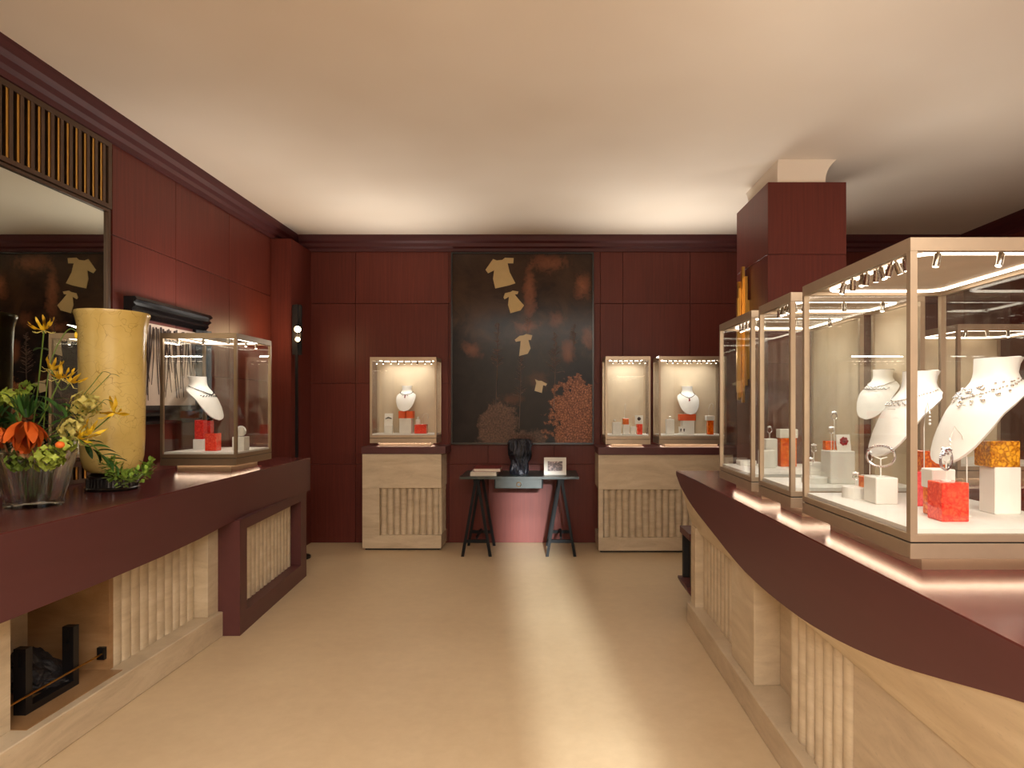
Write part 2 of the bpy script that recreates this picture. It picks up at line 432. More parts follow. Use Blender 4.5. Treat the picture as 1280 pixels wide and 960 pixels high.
# cornices
prof = [(0, 2.955), (.018, 2.955), (.022, 2.985), (.045, 3.0), (.052, 3.03), (.078, 3.05), (.085, 3.09), (.085, 3.11), (0, 3.11)]
struct('trim_2', prism(bmesh.new(), [(XL+PT+p, z) for p, z in prof], 'y', YF, YB), M['wood_dark'])
struct('trim_3', prism(bmesh.new(), [(YB-.018-p, z) for p, z in prof], 'x', XL+PT+.085, XR-.1), M['wood_dark'])
struct('trim_4', prism(bmesh.new(), [(XR-PT-p, z) for p, z in prof], 'y', YF, YB), M['wood_dark'])

# grilles and mirror of the left wall
GY0, GY1 = 2.30, 3.78
def grille(z0, z1, n, label, dep=.03):
    t = thing('wall_grille', label, 'grille', (XL, (GY0+GY1)/2, z0))
    fr = .03
    for b in (bx(XL, XL+dep, GY0, GY1, z1-fr, z1), bx(XL, XL+dep, GY0, GY1, z0, z0+fr*.8), bx(XL, XL+dep, GY1-fr, GY1, z0+fr*.8, z1-fr), bx(XL, XL+dep, GY0, GY0+fr, z0+fr*.8, z1-fr)):
        obj('frame_rail', b, M['bronze_slat'], t)
    obj('backing', bx(XL, XL+.004, GY0+fr, GY1-fr, z0+fr*.8, z1-fr), M['black'], t)
    st = (GY1-GY0-2*fr)/n
    sl = mesh_of('slat', bx(0, .018, -.011, .011, 0, z1-z0-fr*1.8), M['bronze_slat'])
    bs = mesh_of('brass_bar', bx(0, .014, -.007, .007, 0, z1-z0-fr*1.8), M['brass'])
    for i in range(n):
        y = GY0+fr+st*(i+.5)
        inst('slat', sl, (.010, y-(GY0+GY1)/2, fr*.8), t)
        inst('brass_bar', bs, (.010, y-.020-(GY0+GY1)/2, fr*.8), t)
    return t
grille(2.56, 3.0-.05, 22, 'long bronze slatted vent grille with brass bars above the mirror')
grille(.972, 1.095, 22, 'low bronze slatted vent grille at the back of the red counter', .022)
mt = thing('wall_mirror', 'large wall mirror with thin bronze frame above the left counter', 'mirror', (XL, (GY0+GY1)/2, 1.10))
obj('mirror_glass', bx(XL, XL+.008, GY0+.02, GY1-.02, 1.115, 2.54), M['mirror'], mt)
for b in (bx(XL, XL+.022, GY1-.02, GY1, 1.1, 2.555), bx(XL, XL+.022, GY0, GY0+.02, 1.1, 2.555), bx(XL, XL+.022, GY0+.02, GY1-.02, 2.54, 2.555), bx(XL, XL+.022, GY0+.02, GY1-.02, 1.1, 1.115)):
    obj('frame_rail', b, M['bronze_slat'], mt)

# framed twig artwork on the left wall
tw = thing('framed_twig_artwork', 'cream twig artwork in heavy black moulded frame on the left wall', 'artwork', (XL+PT, 4.34, 1.28))
fx = XL+PT
obj('artwork_panel', bx(fx, fx+.02, 4.02, 4.66, 1.40, 1.93), M['canvas'], tw)
def mould(y0, y1, z0, z1, horizontal):
    b = bmesh.new()
    pr = [(0, 0), (.07, 0), (.085, .02), (.06, .035), (.075, .055), (.05, .075), (.055, .09), (.025, .12), (0, .12)]
    if horizontal == 1: prism(b, [(fx+a, z1-q) for a, q in pr], 'y', y0, y1)
    elif horizontal == -1: prism(b, [(fx+a, z0+q) for a, q in pr], 'y', y0, y1)
    elif horizontal == 2: prism(b, [(fx+a, y1-q) for a, q in pr], 'z', z0, z1)
    else: prism(b, [(fx+a, y0+q) for a, q in pr], 'z', z0, z1)
    return b
for a in ((3.9, 4.78, 1.28, 2.07, 1), (3.9, 4.78, 1.28, 2.07, -1), (3.9, 4.78, 1.40, 1.95, 2), (3.9, 4.78, 1.40, 1.95, -2)):
    obj('frame_moulding', mould(*a), M['black_lacquer'], tw)
b = bmesh.new()
for i in range(34):
    y = 4.04 + .6*i/33 + random.uniform(-.01, .01); z = 1.92 - random.random()*.03; L = random.uniform(.28, .48); lean = random.uniform(-.07, .07)
    tube(b, [(fx+.026, y, z), (fx+.028, y+lean*.4+random.uniform(-.01, .01), z-L*.5), (fx+.026, y+lean, z-L)], [.004, .0035, .002], 5)
obj('twigs', b, M['twig_dark'], tw, kind='stuff')

# lamp on a black pole in the corner
LX, LY = wx(371, 5.85), 5.85
lp = thing('spot_lamp_pole', 'slim black pole lamp with two glowing spots in the corner', 'lamp', (LX, LY, 0))
obj('base', lathe(bmesh.new(), [(.12, 0), (.12, .02), (.02, .03)], 20, cx=LX, cy=LY), M['black_metal'], lp)
obj('pole', bx(LX-.012, LX+.012, LY-.012, LY+.012, .03, 2.32), M['black_metal'], lp)
obj('lamp_housing', bx(LX-.05, LX+.035, LY+.012, LY+.05, 1.86, 2.32, bevel=.005), M['black_metal'], lp)
for z, rr in ((2.085, .028), (1.995, .02)):
    hd = obj('spot_head', ring_sections(bmesh.new(), [[(LX+.035+r_*math.cos(a*math.pi/8), LY-d, z+r_*math.sin(a*math.pi/8)) for a in range(16)] for r_, d in ((rr*.6, .012), (rr, .03), (rr*1.15, .075))], caps=False), M['black_metal'], lp)
    obj('bulb', ball(bmesh.new(), (LX+.035, LY-.066, z), rr*.95, 2), M['bulb'], hd, True)
pl = bpy.data.lights.new('lamp_light', 'POINT'); pl.energy = 4; pl.color = (1, .66, .34); pl.shadow_soft_size = .03
po = bpy.data.objects.new('lamp_light', pl); po.location = (.035, -.14, 2.05); po.parent = lp; COL.objects.link(po)

# column on the right with a plaster cap under the ceiling
CX0, CX1, CY0, CY1 = 1.535, 2.08, 4.45, 5.18
cb = struct('column', bx(CX0+.01, CX1-.01, CY0+.01, CY1-.01, 0, 2.95), M['wood_dark'])
for z0, z1 in ((0, .97), (.97, 1.69), (1.69, 2.45), (2.45, 2.955)):
    obj('veneer_panel', bx(CX0, CX1, CY0, CY0+.012, z0+.002, z1-.002, bevel=.001), M['wood'], cb)
    obj('veneer_panel', bx(CX0, CX0+.012, CY0+.013, CY1, z0+.002, z1-.002, bevel=.001), M['wood'], cb)
    obj('veneer_panel', bx(CX1-.012, CX1, CY0+.013, CY1, z0+.002, z1-.002, bevel=.001), M['wood'], cb)
b = bmesh.new(); cap = []
for k in range(7):
    q = k/6; e = .07*q**2.5
    cap.append([(CX0+.07, CY0+.012-e*.2, 2.955+.155*q), (CX1-.14+e, CY0+.012-e*.2, 2.955+.155*q), (CX1-.14+e, CY1-.08+e, 2.955+.155*q), (CX0+.07, CY1-.08+e, 2.955+.155*q)])
obj('plaster_cap', ring_sections(b, cap), M['ceiling'], cb)

# brass bars on the column
br = thing('brass_wall_light', 'vertical cluster of square brass tubes on the wood column', 'wall light', (CX0-.05, 4.93, 1.42))
obj('mounting_plate', bx(CX0-.012, CX0, 4.86, 5.0, 1.6, 2.2), M['brass'], br)
for x, y, z0, z1 in ((1.512, 4.87, 1.55, 2.38), (1.50, 4.90, 1.42, 2.46), (1.478, 4.93, 1.46, 2.30), (1.512, 4.96, 1.5, 2.44), (1.49, 4.98, 1.44, 2.36), (1.462, 4.90, 1.5, 2.22)):
    obj('brass_tube', bx(x-.011, x+.011, y-.013, y+.013, z0, z1, bevel=.002), M['brass'], br)

# ------------------------------------------------------------------ fluting
def flute_mesh(width, height, dep, n=6):
    b = bmesh.new()
    pts = [(-width/2, 0)] + [(-width/2*math.cos(math.pi*k/n)*.97, dep*math.sin(math.pi*k/n)**.8) for k in range(1, n)] + [(width/2, 0)]
    prism(b, pts, 'z', 0, height)
    return b
def flutes(parent, p0, p1, z0, z1, n, dep, m, facing):
    """n flutes from p0 to p1 (x,y); facing = rotation about z so that local +y points outwards"""
    W_ = (Vector(p1)-Vector(p0)).length/n
    me = mesh_of('flute', flute_mesh(W_*.96, z1-z0, dep), m, True); o0 = wloc(parent)
    for i in range(n):
        q = (i+.5)/n; x = p0[0]+(p1[0]-p0[0])*q; y = p0[1]+(p1[1]-p0[1])*q
        inst('flute', me, Vector((x, y, z0))-o0, parent, (0, 0, facing))

# ------------------------------------------------------------------ back cabinets
def cabinet(x0, x1, y0, label, fx0, fx1, n):
    y1 = YB-.02; t = thing('stone_cabinet', label, 'cabinet', ((x0+x1)/2, (y0+y1)/2, 0))
    obj('worktop', bx(x0-.005, x1+.045, y0-.015, y1, .93, 1.0, bevel=.003), M['wood_counter'], t)
    obj('upper_block', bx(x0, x1, y0, y1, .60, .93, bevel=.002), M['stone_b'], t)
    obj('plinth_block', bx(x0, x1, y0, y1, .02, .145, bevel=.002), M['stone'], t)
    obj('kick_strip', bx(x0+.02, x1-.02, y0+.03, y1, 0, .02), M['black'], t)
    obj('core', bx(x0+.06, x1-.02, y0+.055, y1, .145, .60), M['stone'], t)
    if fx0 > x0+.02: obj('corner_block', bx(x0, fx0, y0, y0+.055, .145, .60, bevel=.002), M['stone'], t)
    flutes(t, (fx1, y0+.055), (fx0, y0+.055), .145, .60, n, .03, M['stone'], math.pi)
    m = 4
    flutes(t, (x1-.02, y1-.02), (x1-.02, y0+.055), .145, .60, m, .02, M['stone'], -math.pi/2)
    flutes(t, (x0+.06, y0+.055), (x0+.06, y1-.02), .145, .60, m, .02, M['stone'], math.pi/2)
    return t
cabinet(-1.78, -1.02, 6.16, 'narrow fluted stone cabinet with red wood top left of the painting', -1.615, -1.045, 9)
cabinet(.485, 1.76, 6.06, 'wide fluted stone cabinet with red wood top right of the painting', .53, 1.73, 19)

# ------------------------------------------------------------------ display cases
SPOT = None
def spot_mesh():
    b = lathe(bmesh.new(), [(.009, -.034), (.009, 0)], 10); box(b, -.003, .003, -.003, .003, 0, .012); return mesh_of('spotlight', b, M['steel'], True)
def bulb_mesh(): return mesh_of('spot_lens', lathe(bmesh.new(), [(.007, -.0352), (.007, -.0342)], 10), M['spot_bulb'])
SPOT, LENS = spot_mesh(), bulb_mesh()
def rrect(x0, x1, y0, y1, r, z, n=5):
    pts = []
    for cx, cy, a0 in ((x1-r, y1-r, 0), (x0+r, y1-r, 90), (x0+r, y0+r, 180), (x1-r, y0+r, 270)):
        for k in range(n+1):
            a = R(a0+90*k/n); pts.append((cx+r*math.cos(a), cy+r*math.sin(a), z))
    return pts
def case(label, x0, x1, y0, y1, zs, z0, z1, bh, panels='', spots=(), watt=4, ring=True, metal='frame_metal', strip=True, led_r=.005):
    t = thing('display_case', label, 'display case', ((x0+x1)/2, (y0+y1)/2, zs))
    mm = M[metal]; g = .006; zg = z0+bh*.52
    obj('pedestal', bx(x0+.07, x1-.07, y0+.07, y1-.07, zs, z0), mm, t)
    if strip:
        b = bmesh.new(); q = .062; s = .005
        box(b, x0+q, x1-q, y0+q-s, y0+q, z0-.0035, z0-.0005); box(b, x0+q, x1-q, y1-q, y1-q+s, z0-.0035, z0-.0005)
        box(b, x0+q-s, x0+q, y0+q, y1-q, z0-.0035, z0-.0005); box(b, x1-q, x1-q+s, y0+q, y1-q, z0-.0035, z0-.0005)
        obj('under_light', b, M['under_led'], t)
    obj('lower_base', bx(x0, x1, y0, y1, z0, zg, bevel=.001), mm, t)
    obj('base_gap', bx(x0+.006, x1-.006, y0+.006, y1-.006, zg, zg+.004), M['black'], t)
    obj('upper_base', bx(x0, x1, y0, y1, zg+.004, z0+bh-.012, bevel=.001), mm, t)
    zp = z0+bh
    obj('display_pad', bx(x0+.012, x1-.012, y0+.012, y1-.012, z0+bh-.012, zp), M['pad'], t)
    p = .018; zt = z1-.035
    for x in (x0, x1-p):
        for y in (y0, y1-p): obj('post', bx(x, x+p, y, y+p, z0+bh-.012, zt), mm, t)
    for b in (bx(x0, x1, y0, y0+p, zt, z1, bevel=.001), bx(x0, x1, y1-p, y1, zt, z1, bevel=.001), bx(x0, x0+p, y0+p, y1-p, zt, z1), bx(x1-p, x1, y0+p, y1-p, zt, z1)):
        obj('top_rail', b, mm, t)
    obj('lid', bx(x0+p, x1-p, y0+p, y1-p, zt+.012, z1-.004), M['lid'], t)
    sides = {'f': bx(x0+p, x1-p, y0+.006, y0+.011, zp-.012, zt), 'b': bx(x0+p, x1-p, y1-.011, y1-.006, zp-.012, zt),
             'l': bx(x0+.006, x0+.011, y0+p, y1-p, zp-.012, zt), 'r': bx(x1-.011, x1-.006, y0+p, y1-p, zp-.012, zt)}
    for k, b in sides.items():
        if k in panels: obj('fabric_panel', b, M['panel'], t)
        else: obj('glass_pane', b, M['glass'], t)
    o0 = wloc(t)
    if ring:
        obj('led_ring', tube(bmesh.new(), rrect(x0+.06, x1-.06, y0+.06, y1-.06, .05, zt+.008), led_r, 6, True), M['led'], t, True)
    for (sx, sy) in spots:
        s_ = inst('spotlight', SPOT, Vector((sx, sy, zt+.002))-o0, t, (random.uniform(-.35, .35), random.uniform(-.25, .25), random.random()*3))
        inst('spot_lens', LENS, (0, 0, 0), s_)
    area('case_light', ((0, 0, zt-.004-zs)), (0, 0, 0), (x1-x0)*.7, (y1-y0)*.7, watt*.27, (1, .95, .87), 150, t)
    return zp
def row(a, b, n, fixed, axis='x'):
    return [((a+(b-a)*i/(n-1)), fixed) if axis == 'x' else (fixed, a+(b-a)*i/(n-1)) for i in range(n)]
ZBL = case('glass display case with white bust on the narrow stone cabinet', -1.718, -1.073, 6.20, 6.49, 1.0, 1.03, 1.865, .09, 'b', row(-1.66, -1.13, 9, 6.235), 5.5, led_r=.003)
ZR1 = case('narrower glass display case without a bust on the wide stone cabinet', .555, .985, 6.10, 6.44, 1.0, 1.025, 1.865, .09, 'b', row(.63, .93, 7, 6.135), 5, led_r=.003)
ZR2 = case('wider glass display case with a white bust on the wide stone cabinet', 1.065, 1.71, 6.10, 6.44, 1.0, 1.025, 1.865, .09, 'b', row(1.16, 1.66, 12, 6.135), 6, led_r=.003)
ZL = case('bronze framed glass display case on the left red counter', -2.48, -1.99, 4.10, 4.62, .97, 1.015, 1.865, .085, '', row(-2.40, -2.07, 3, 4.16)+row(4.2, 4.5, 3, -2.05, 'y'), 4.5, metal='frame_bronze', led_r=.004)
CXL, CXR = .925, 1.435
ZC1 = case('farthest and smallest looking glass case on the right curved counter', CXL, CXR, 2.90, 3.44, .97, 1.015, 1.835, .075, 'r', row(2.98, 3.2, 5, .965, 'y')+row(1.0, 1.3, 3, 2.95), 5)
ZC2 = case('middle glass case of the row on the right curved counter', CXL, CXR, 2.43, 2.80, .97, 1.015, 1.835, .075, 'r', row(2.5, 2.66, 5, .965, 'y')+row(1.0, 1.3, 3, 2.48), 5)
ZC3 = case('largest nearest glass case on the right curved counter', CXL, CXR, 1.63, 2.32, .97, 1.015, 1.835, .075, '', [(.965, y) for y in (1.70, 1.725, 1.77, 1.795, 1.85, 1.875, 1.93, 1.955, 2.02, 2.08)]+row(1.02, 1.35, 3, 1.67), 6.5)

# ------------------------------------------------------------------ jewellery helpers
def block(label, pl, pr, pyb, pyt, z, m, dep=None, name='display_block', cat='block', Y=None, group=None):
    if Y is None: Y = (EYE-z)*F/(pyb-VY)
    x0, x1 = wx(pl, Y), wx(pr, Y); h = (pyb-pyt)*Y/F; d = dep or (x1-x0)
    o = solo(name, bx(x0, x1, Y, Y+d, z, z+h, bevel=.0025, seg=1), M[m], label, cat, group)
    return (x0+x1)/2, Y+d/2, z+h
def slab(label, x0, x1, y0, y1, z, h, m, name='display_block', cat='block'):
    solo(name, bx(x0, x1, y0, y1, z, z+h, bevel=.0025), M[m], label, cat); return z+h
def disc(label, x, y, z, r, h, m='white'):
    solo('display_disc', lathe(bmesh.new(), [(r, 0), (r, h-.002), (r-.002, h)], 28), M[m], label, 'display disc', None, True, (x, y, z)); return z+h
def ring_pair(x, y, z, h, lab_ring, lab_stand, stone='pearl', R_=.011, rz=0):
    t = thing('ring_stand', lab_stand, 'ring stand', (x, y, z), rz)
    obj('foot', lathe(bmesh.new(), [(.006, 0), (.006, .0025)], 10), M['white'], t, True, False)
    obj('rod', tube(bmesh.new(), [(0, 0, .0025), (0, 0, h)], .0016, 6), M['white'], t, True, False)
    r = thing('ring', lab_ring, 'ring', (x, y, z+h), rz)
    obj('band', tube(bmesh.new(), [(R_*math.cos(a*math.pi/8), 0, R_+R_*math.sin(a*math.pi/8)) for a in range(16)], .0018, 5, True), M['silver'], r, True, False)
    b = bmesh.new(); ball(b, (0, 0, 2*R_+.004), .006, 1)
    for a in range(6): ball(b, (.008*math.cos(a), .008*math.sin(a), 2*R_+.003), .004, 1)
    obj('gemstone', b, M[stone], r, False, False)
def earring_tree(x, y, z, h, label_stand, label_ear, sign=1):
    t = thing('earring_stand', label_stand, 'jewellery stand', (x, y, z))
    b = tube(bmesh.new(), [(0, 0, 0), (0, 0, h*.6), (sign*.015, 0, h*.85), (sign*.04, 0, h*.95), (sign*.055, 0, h*.8)], .0016, 6)
    lathe(b, [(.01, 0), (.01, .003)], 12)
    obj('stand_rod', b, M['white'], t, True, False)
    e = thing('earring', label_ear, 'earring', (x+sign*.055, y-.003, z+h*.8-.04))
    b = bmesh.new()
    for k in range(4): ball(b, (0, 0, .006+.011*k), .005-.0006*k, 1)
    obj('gemstone_drop', b, M['pearl'], e, False, False)
    obj('hook', tube(bmesh.new(), [(0, 0, .04), (0, .002, .046), (0, .004, .042)], .001, 5), M['silver'], e, False, False)
def card(label_card, label_j, x, y, z, w_, h, stone='dark_gem', rz=0, style=0):
    """a white card leaning back, a jewel pinned on it"""
    t = thing('jewel_card', label_card, 'display card', (x, y, z), rz)
    lean = h*.22
    b = prism(bmesh.new(), [(-.003, 0), (.003, 0), (lean+.003, h), (lean-.003, h)], 'x', -w_/2, w_/2)
    obj('card_face', b, M['white'], t, False, False)
    obj('easel_leg', prism(bmesh.new(), [(lean+.001, h*.8), (lean+.03, 0), (lean+.034, 0), (lean+.004, h*.8)], 'x', -.004, .004), M['white'], t, False, False)
    j = thing('brooch', label_j, 'brooch', (x, y, z), rz)
    b = bmesh.new(); cy = lean*.6-.008; cz = h*.6
    if style == 0:
        for k in range(-3, 4): ball(b, (k*w_*.11, cy, cz+.004*math.cos(k)), .005+.004*(1-abs(k)/4), 1, (1, .6, 1.1))
    elif style == 1:
        for s_ in (-1, 1):
            for k in range(3): ball(b, (s_*w_*.22, cy-.002+.002*k, cz-.010*k), .008-.001*k, 1, (1, .5, 1))
    else:
        for k in range(7):
            a = k*2*math.pi/7; ball(b, (.012*math.cos(a), cy, cz+.012*math.sin(a)), .007, 1, (1, .5, 1))
        ball(b, (0, cy, cz), .006, 1)
    obj('gemstones', b, M[stone], j, False, False)
    ob = tube(bmesh.new(), [(-.006, cy+.005, cz), (.006, cy+.005, cz)], .0015, 5)
    obj('pin', ob, M['silver'], j, False, False)

# bust: half shell with a neck.  local +y is the way it faces, origin at the lowest tip
def bust_point(u, v, k):
    """u -1..1 across, v 0 (neck top) .. 1 (tip); k size in m of the height"""
    V = [0, .08, .16, .22, .30, .40, .55, .70, .82, .91, .97, 1.0]
    Yc = [.02, .025, .03, .045, .09, .15, .24, .31, .36, .395, .415, .425]
    Z = [1.0, .94, .86, .79, .72, .64, .48, .31, .17, .08, .02, 0.0]
    Rr = [.20, .185, .18, .20, .27, .40, .52, .58, .60, .60, .60, .60]
    A = [168, 165, 160, 140, 95, 66, 46, 36, 28, 21, 12, 3]
    for i in range(len(V)-1):
        if v <= V[i+1]:
            q = (v-V[i])/(V[i+1]-V[i]); break
    g = lambda L: L[i]+(L[i+1]-L[i])*q
    r = g(Rr); a = R(g(A))*u
    return Vector((r*math.sin(a), g(Yc)-r+r*math.cos(a)-(.10*abs(u)**2.2 if .2 < v < .5 else 0)*min(1, (v-.2)/.1, (.5-v)/.1)*.3, g(Z)))*k
def bust_mesh(k):
    b = bmesh.new(); NU, NV = 24, 26; th = .035*k
    rows_o = []
    for j in range(NV+1):
        rows_o.append([bust_point(-1+2*i/NU, j/NV, k) for i in range(NU+1)])
    vs = [[b.verts.new(p) for p in r_] for r_ in rows_o]
    for j in range(NV):
        for i in range(NU): b.faces.new((vs[j][i], vs[j][i+1], vs[j+1][i+1], vs[j+1][i]))
    bmesh.ops.recalc_face_normals(b, faces=b.faces[:])
    b.normal_update()
    if b.faces[:][NU*12+NU//2].normal.y < 0: bmesh.ops.reverse_faces(b, faces=b.faces[:])
    geo = bmesh.ops.solidify(b, geom=b.faces[:], thickness=th)
    # neck lid
    top = [bust_point(-1+2*i/NU, 0.0, k) for i in range(NU+1)]
    f = [b.verts.new(p+Vector((0, 0, .001))) for p in top]; b.faces.new(f)
    return b
def necklace(bust_name, k, loc, rz, label, style, parent_label):
    t = thing('necklace', label, 'necklace', loc, rz)
    b = bmesh.new(); NP = 40
    def nrm(u, v):
        d1 = bust_point(u+.01, v, k)-bust_point(u-.01, v, k); d2 = bust_point(u, min(v+.01, 1), k)-bust_point(u, v-.01, k)
        n = d1.cross(d2); n.normalize(); return n if n.y > 0 or abs(n.x) > .8 else -n
    def pt(u, v, off):
        n = nrm(u, v)
        if n.dot(Vector((math.sin(u*1.4), math.cos(u*1.4), .2))) < 0: n = -n
        return bust_point(u, v, k)+n*off
    V0, VB = style.get('top', .27), style['drop']
    um = style.get('um', .80)
    for i in range(NP+1):
        u = um*(-1+2*i/NP); v = V0+(VB-V0)*(1-abs(u/um)**1.6)
        ball(b, pt(u, v, style['r']*.8), style['r']*(1 if i % 2 else .8), 1)
    obj('chain', b, M[style['m']], t, False, False)
    b = bmesh.new()
    for (u, dv, r) in style['pend']: ball(b, pt(u, VB+dv, r*.7), r, 1)
    obj('pendant_stones', b, M[style['pm']], t, False, False)
BUST = {}
def bust(label, nlabel, x, y, z, k, rz, style, post=None, tilt=0):
    t = thing('jewellery_bust', label, 'bust', (x, y, z), rz)
    key = round(k, 3)
    if key not in BUST: BUST[key] = mesh_of('bust_shell', bust_mesh(k), M['leather'], True)
    inst('bust_shell', BUST[key], (0, 0, 0), t)
    if post:   # rod from the shell down to what carries it
        obj('support_rod', tube(bmesh.new(), [(0, post[0], -post[1]), (0, post[0], .55*k)], .003, 8), M['steel'], t, True, False)
        obj('rod_bracket', bx(-.02, .02, post[0]-.005, .2*k, .5*k, .56*k), M['leather'], t, False, False)
    else:
        obj('support_foot', bx(-.03, .03, -.03, .14*k, 0, .10*k), M['leather'], t, False, False)
        obj('support_rod', tube(bmesh.new(), [(0, .0, .10*k), (0, .0, .68*k)], .006, 8), M['leather'], t, True, False)
    necklace('n', k, (x, y, z), rz, nlabel, style, label)
ST_A = dict(m='dark_gem', pm='ruby', r=.0035, drop=.40, top=.24, um=.8, pend=[(0, .03, .006), (0, .06, .006), (0, .09, .007), (-.22, .03, .004), (.22, .03, .004), (0, .12, .004)])
ST_B = dict(m='dark_gem', pm='ruby', r=.0036, drop=.46, top=.22, um=.8, pend=[(0, .03, .005), (0, .055, .007), (0, .085, .008), (.05, .10, .004)])
pend = []
for i in range(60):
    u = random.uniform(-.75, .75); pend.append((u, random.uniform(-.10, .10)-.16*abs(u), random.uniform(.003, .0058)))
ST_D = dict(m='silver', pm='silver', r=.0032, drop=.42, top=.22, um=.85, pend=pend)
ST_S = dict(m='silver', pm='silver', r=.003, drop=.40, top=.24, um=.8, pend=[(u/8*.6, .02+.02*(u % 2), .004) for u in range(-8, 9)])

# ---- left case on the counter
Y0 = 4.22
cx, cy, cz = block('white block under the tall red block in the left case', 241, 254, 563, 550, ZL, 'white', .07, Y=4.34)
block('tall red resin block on a white block in the left case', 243, 254, 550, 526, cz, 'red', .055, Y=4.345)
zt_ = block('tall dark red block behind the white block in the left case', 255, 263, 561, 526, ZL, 'red', .05, Y=4.44)
block('low square red resin block at the front of the left case', 256, 270, 566, 544, ZL, 'coral', .07, Y=4.22)
cx, cy, cz = block('white cube under the round white ring display in the left case', 290, 305, 562, 545, ZL, 'white', .08, Y=4.26)
t = thing('bangle', 'round white bangle standing on the white cube in the left case', 'bangle', (cx, cy, cz))
obj('band', tube(bmesh.new(), [(.032*math.cos(a*math.pi/12), 0, .037+.032*math.sin(a*math.pi/12)) for a in range(24)], .005, 8, True), M['pearl'], t, True, False)
b = bmesh.new(); lathe(b, [(.02, .005), (.026, .02), (.026, .05), (.02, .065)], 16); obj('inner_roll', b, M['white'], t, True, False)
bx0, by0, bz0 = wx(258, 4.46), 4.465, zt_[2]
bust('white leatherette bust on a rod facing the aisle in the left case', 'dark stone collar necklace on the bust in the left case', bx0-.02, by0, 1.30, .30, R(-100), dict(ST_S, m='dark_gem', pm='dark_gem', r=.0048, drop=.46), (0.02, 1.30-zt_[2]))
# ---- back case left of the painting
block('small white block carrying the brooch card left of the bust', 480, 490, 543, 532.5, ZBL, 'white', .05, Y=6.27)
zb = ZBL+(543-532.5)*6.27/F
card('upright white card on the small white block beside the bust', 'dark oval brooch on the white card left of the bust', wx(485.2, 6.28), 6.285, zb, .082, .115, 'dark_gem')
cx, cy, cz = block('tall white block under the two orange blocks left of the painting', 499, 514, 543, 524, ZBL, 'white', .10, Y=6.30)
block('left one of two orange blocks under the bust left of the painting', 498, 506.6, 524, 515, cz, 'orange_paint', .09, Y=6.305)
cx2, cy2, cz2 = block('right one of two orange blocks under the bust left of the painting', 507.4, 516, 524, 515, cz, 'orange_paint', .09, Y=6.305)
bust('front facing white bust on orange blocks left of the painting', 'dark necklace with red drop on the bust left of the painting', wx(507, 6.36), 6.38, cz2, .25, R(180), ST_A)
cx, cy, cz = block('wide low red block right of the bust, left of the painting', 518, 533, 543, 531.5, ZBL, 'coral', .08, Y=6.26)
t = thing('ring_cone', 'small white bottle shaped ring holder on the wide red block', 'ring holder', (cx-.03, cy, cz))
obj('holder_body', bx(-.023, .023, -.015, .015, 0, .05, bevel=.004), M['white'], t, False, False); obj('holder_neck', lathe(bmesh.new(), [(.01, .05), (.01, .075)], 12), M['white'], t, True, False)
earring_tree(cx+.012, cy, cz, .115, 'thin white earring stand on the wide red block', 'tiny drop earring on the stand over the wide red block')
# ---- case R1
cx, cy, cz = block('widest white block in the narrower case right of the painting', 766, 776.5, 543, 528, ZR1, 'white', .08, Y=6.19)
ring_pair(cx-.02, cy, cz, .004, 'small pale ring on the widest white block right of the painting', 'flat ring foot on the widest white block right of the painting', R_=.008)
cx, cy, cz = block('narrow white block carrying the orange cube right of the painting', 779, 787, 543, 530.5, ZR1, 'white', .06, Y=6.19)
cx, cy, cz = block('orange resin cube on a white block right of the painting', 778.5, 786, 530.5, 523, cz, 'orange', .055, Y=6.19)
earring_tree(cx-.01, cy, cz, .155, 'tall thin earring stand on the orange cube', 'long dark drop earring above the orange cube', .2)
block('small low white block beside the upright red block', 788.5, 795, 543, 533, ZR1, 'white', .05, Y=6.19)
cx, cy, cz = block('upright red block in the narrower case right of the painting', 796.5, 803, 543, 530, ZR1, 'coral', .06, Y=6.19)
card('white card standing on the upright red block', 'dark spray brooch on the card over the upright red block', cx-.005, cy-.02, cz, .078, .085, 'dark_gem', style=2)
# ---- case R2
cx, cy, cz = block('white block at the left side of the wider case, by the bust', 833.5, 843, 543, 524, ZR2, 'white', .075, Y=6.20)
ring_pair(cx, cy, cz, .004, 'small pale ring on the block left of the pendant bust', 'flat ring foot on the block left of the pendant bust', R_=.009)
cx, cy, cz = block('white block below the orange block and the pendant bust', 853, 868, 543, 526, ZR2, 'white', .10, Y=6.25)
cx2, cy2, cz2 = block('flat orange block carrying the pendant bust', 850, 870, 526, 518, cz, 'orange_paint', .10, Y=6.25)
bust('front facing white bust with long bib in the wider case', 'dark beaded necklace with red pendant in the wider case', wx(860.5, 6.32), 6.335, cz2, .275, R(180), ST_B)
zd = disc('thin white disc in front of the pendant bust', wx(853, 6.17), 6.175, ZR2, .045, .012)
card('small white card on the thin white disc', 'pair of dark earrings pinned on the small card by the bust', wx(853, 6.17), 6.165, zd, .07, .065, 'dark_gem', style=1)
cx, cy, cz = block('upright orange block at the right end of the wider case', 885, 892, 543, 525.5, ZR2, 'orange', .06, Y=6.18)
z_ = slab('white cap block on the upright orange block', cx-.038, cx+.038, 6.18, 6.26, cz, .045, 'white')
earring_tree(cx-.01, 6.22, z_, .13, 'branching white earring stand at the right end of the wider case', 'drop earring hanging at the right end of the wider case', .8)

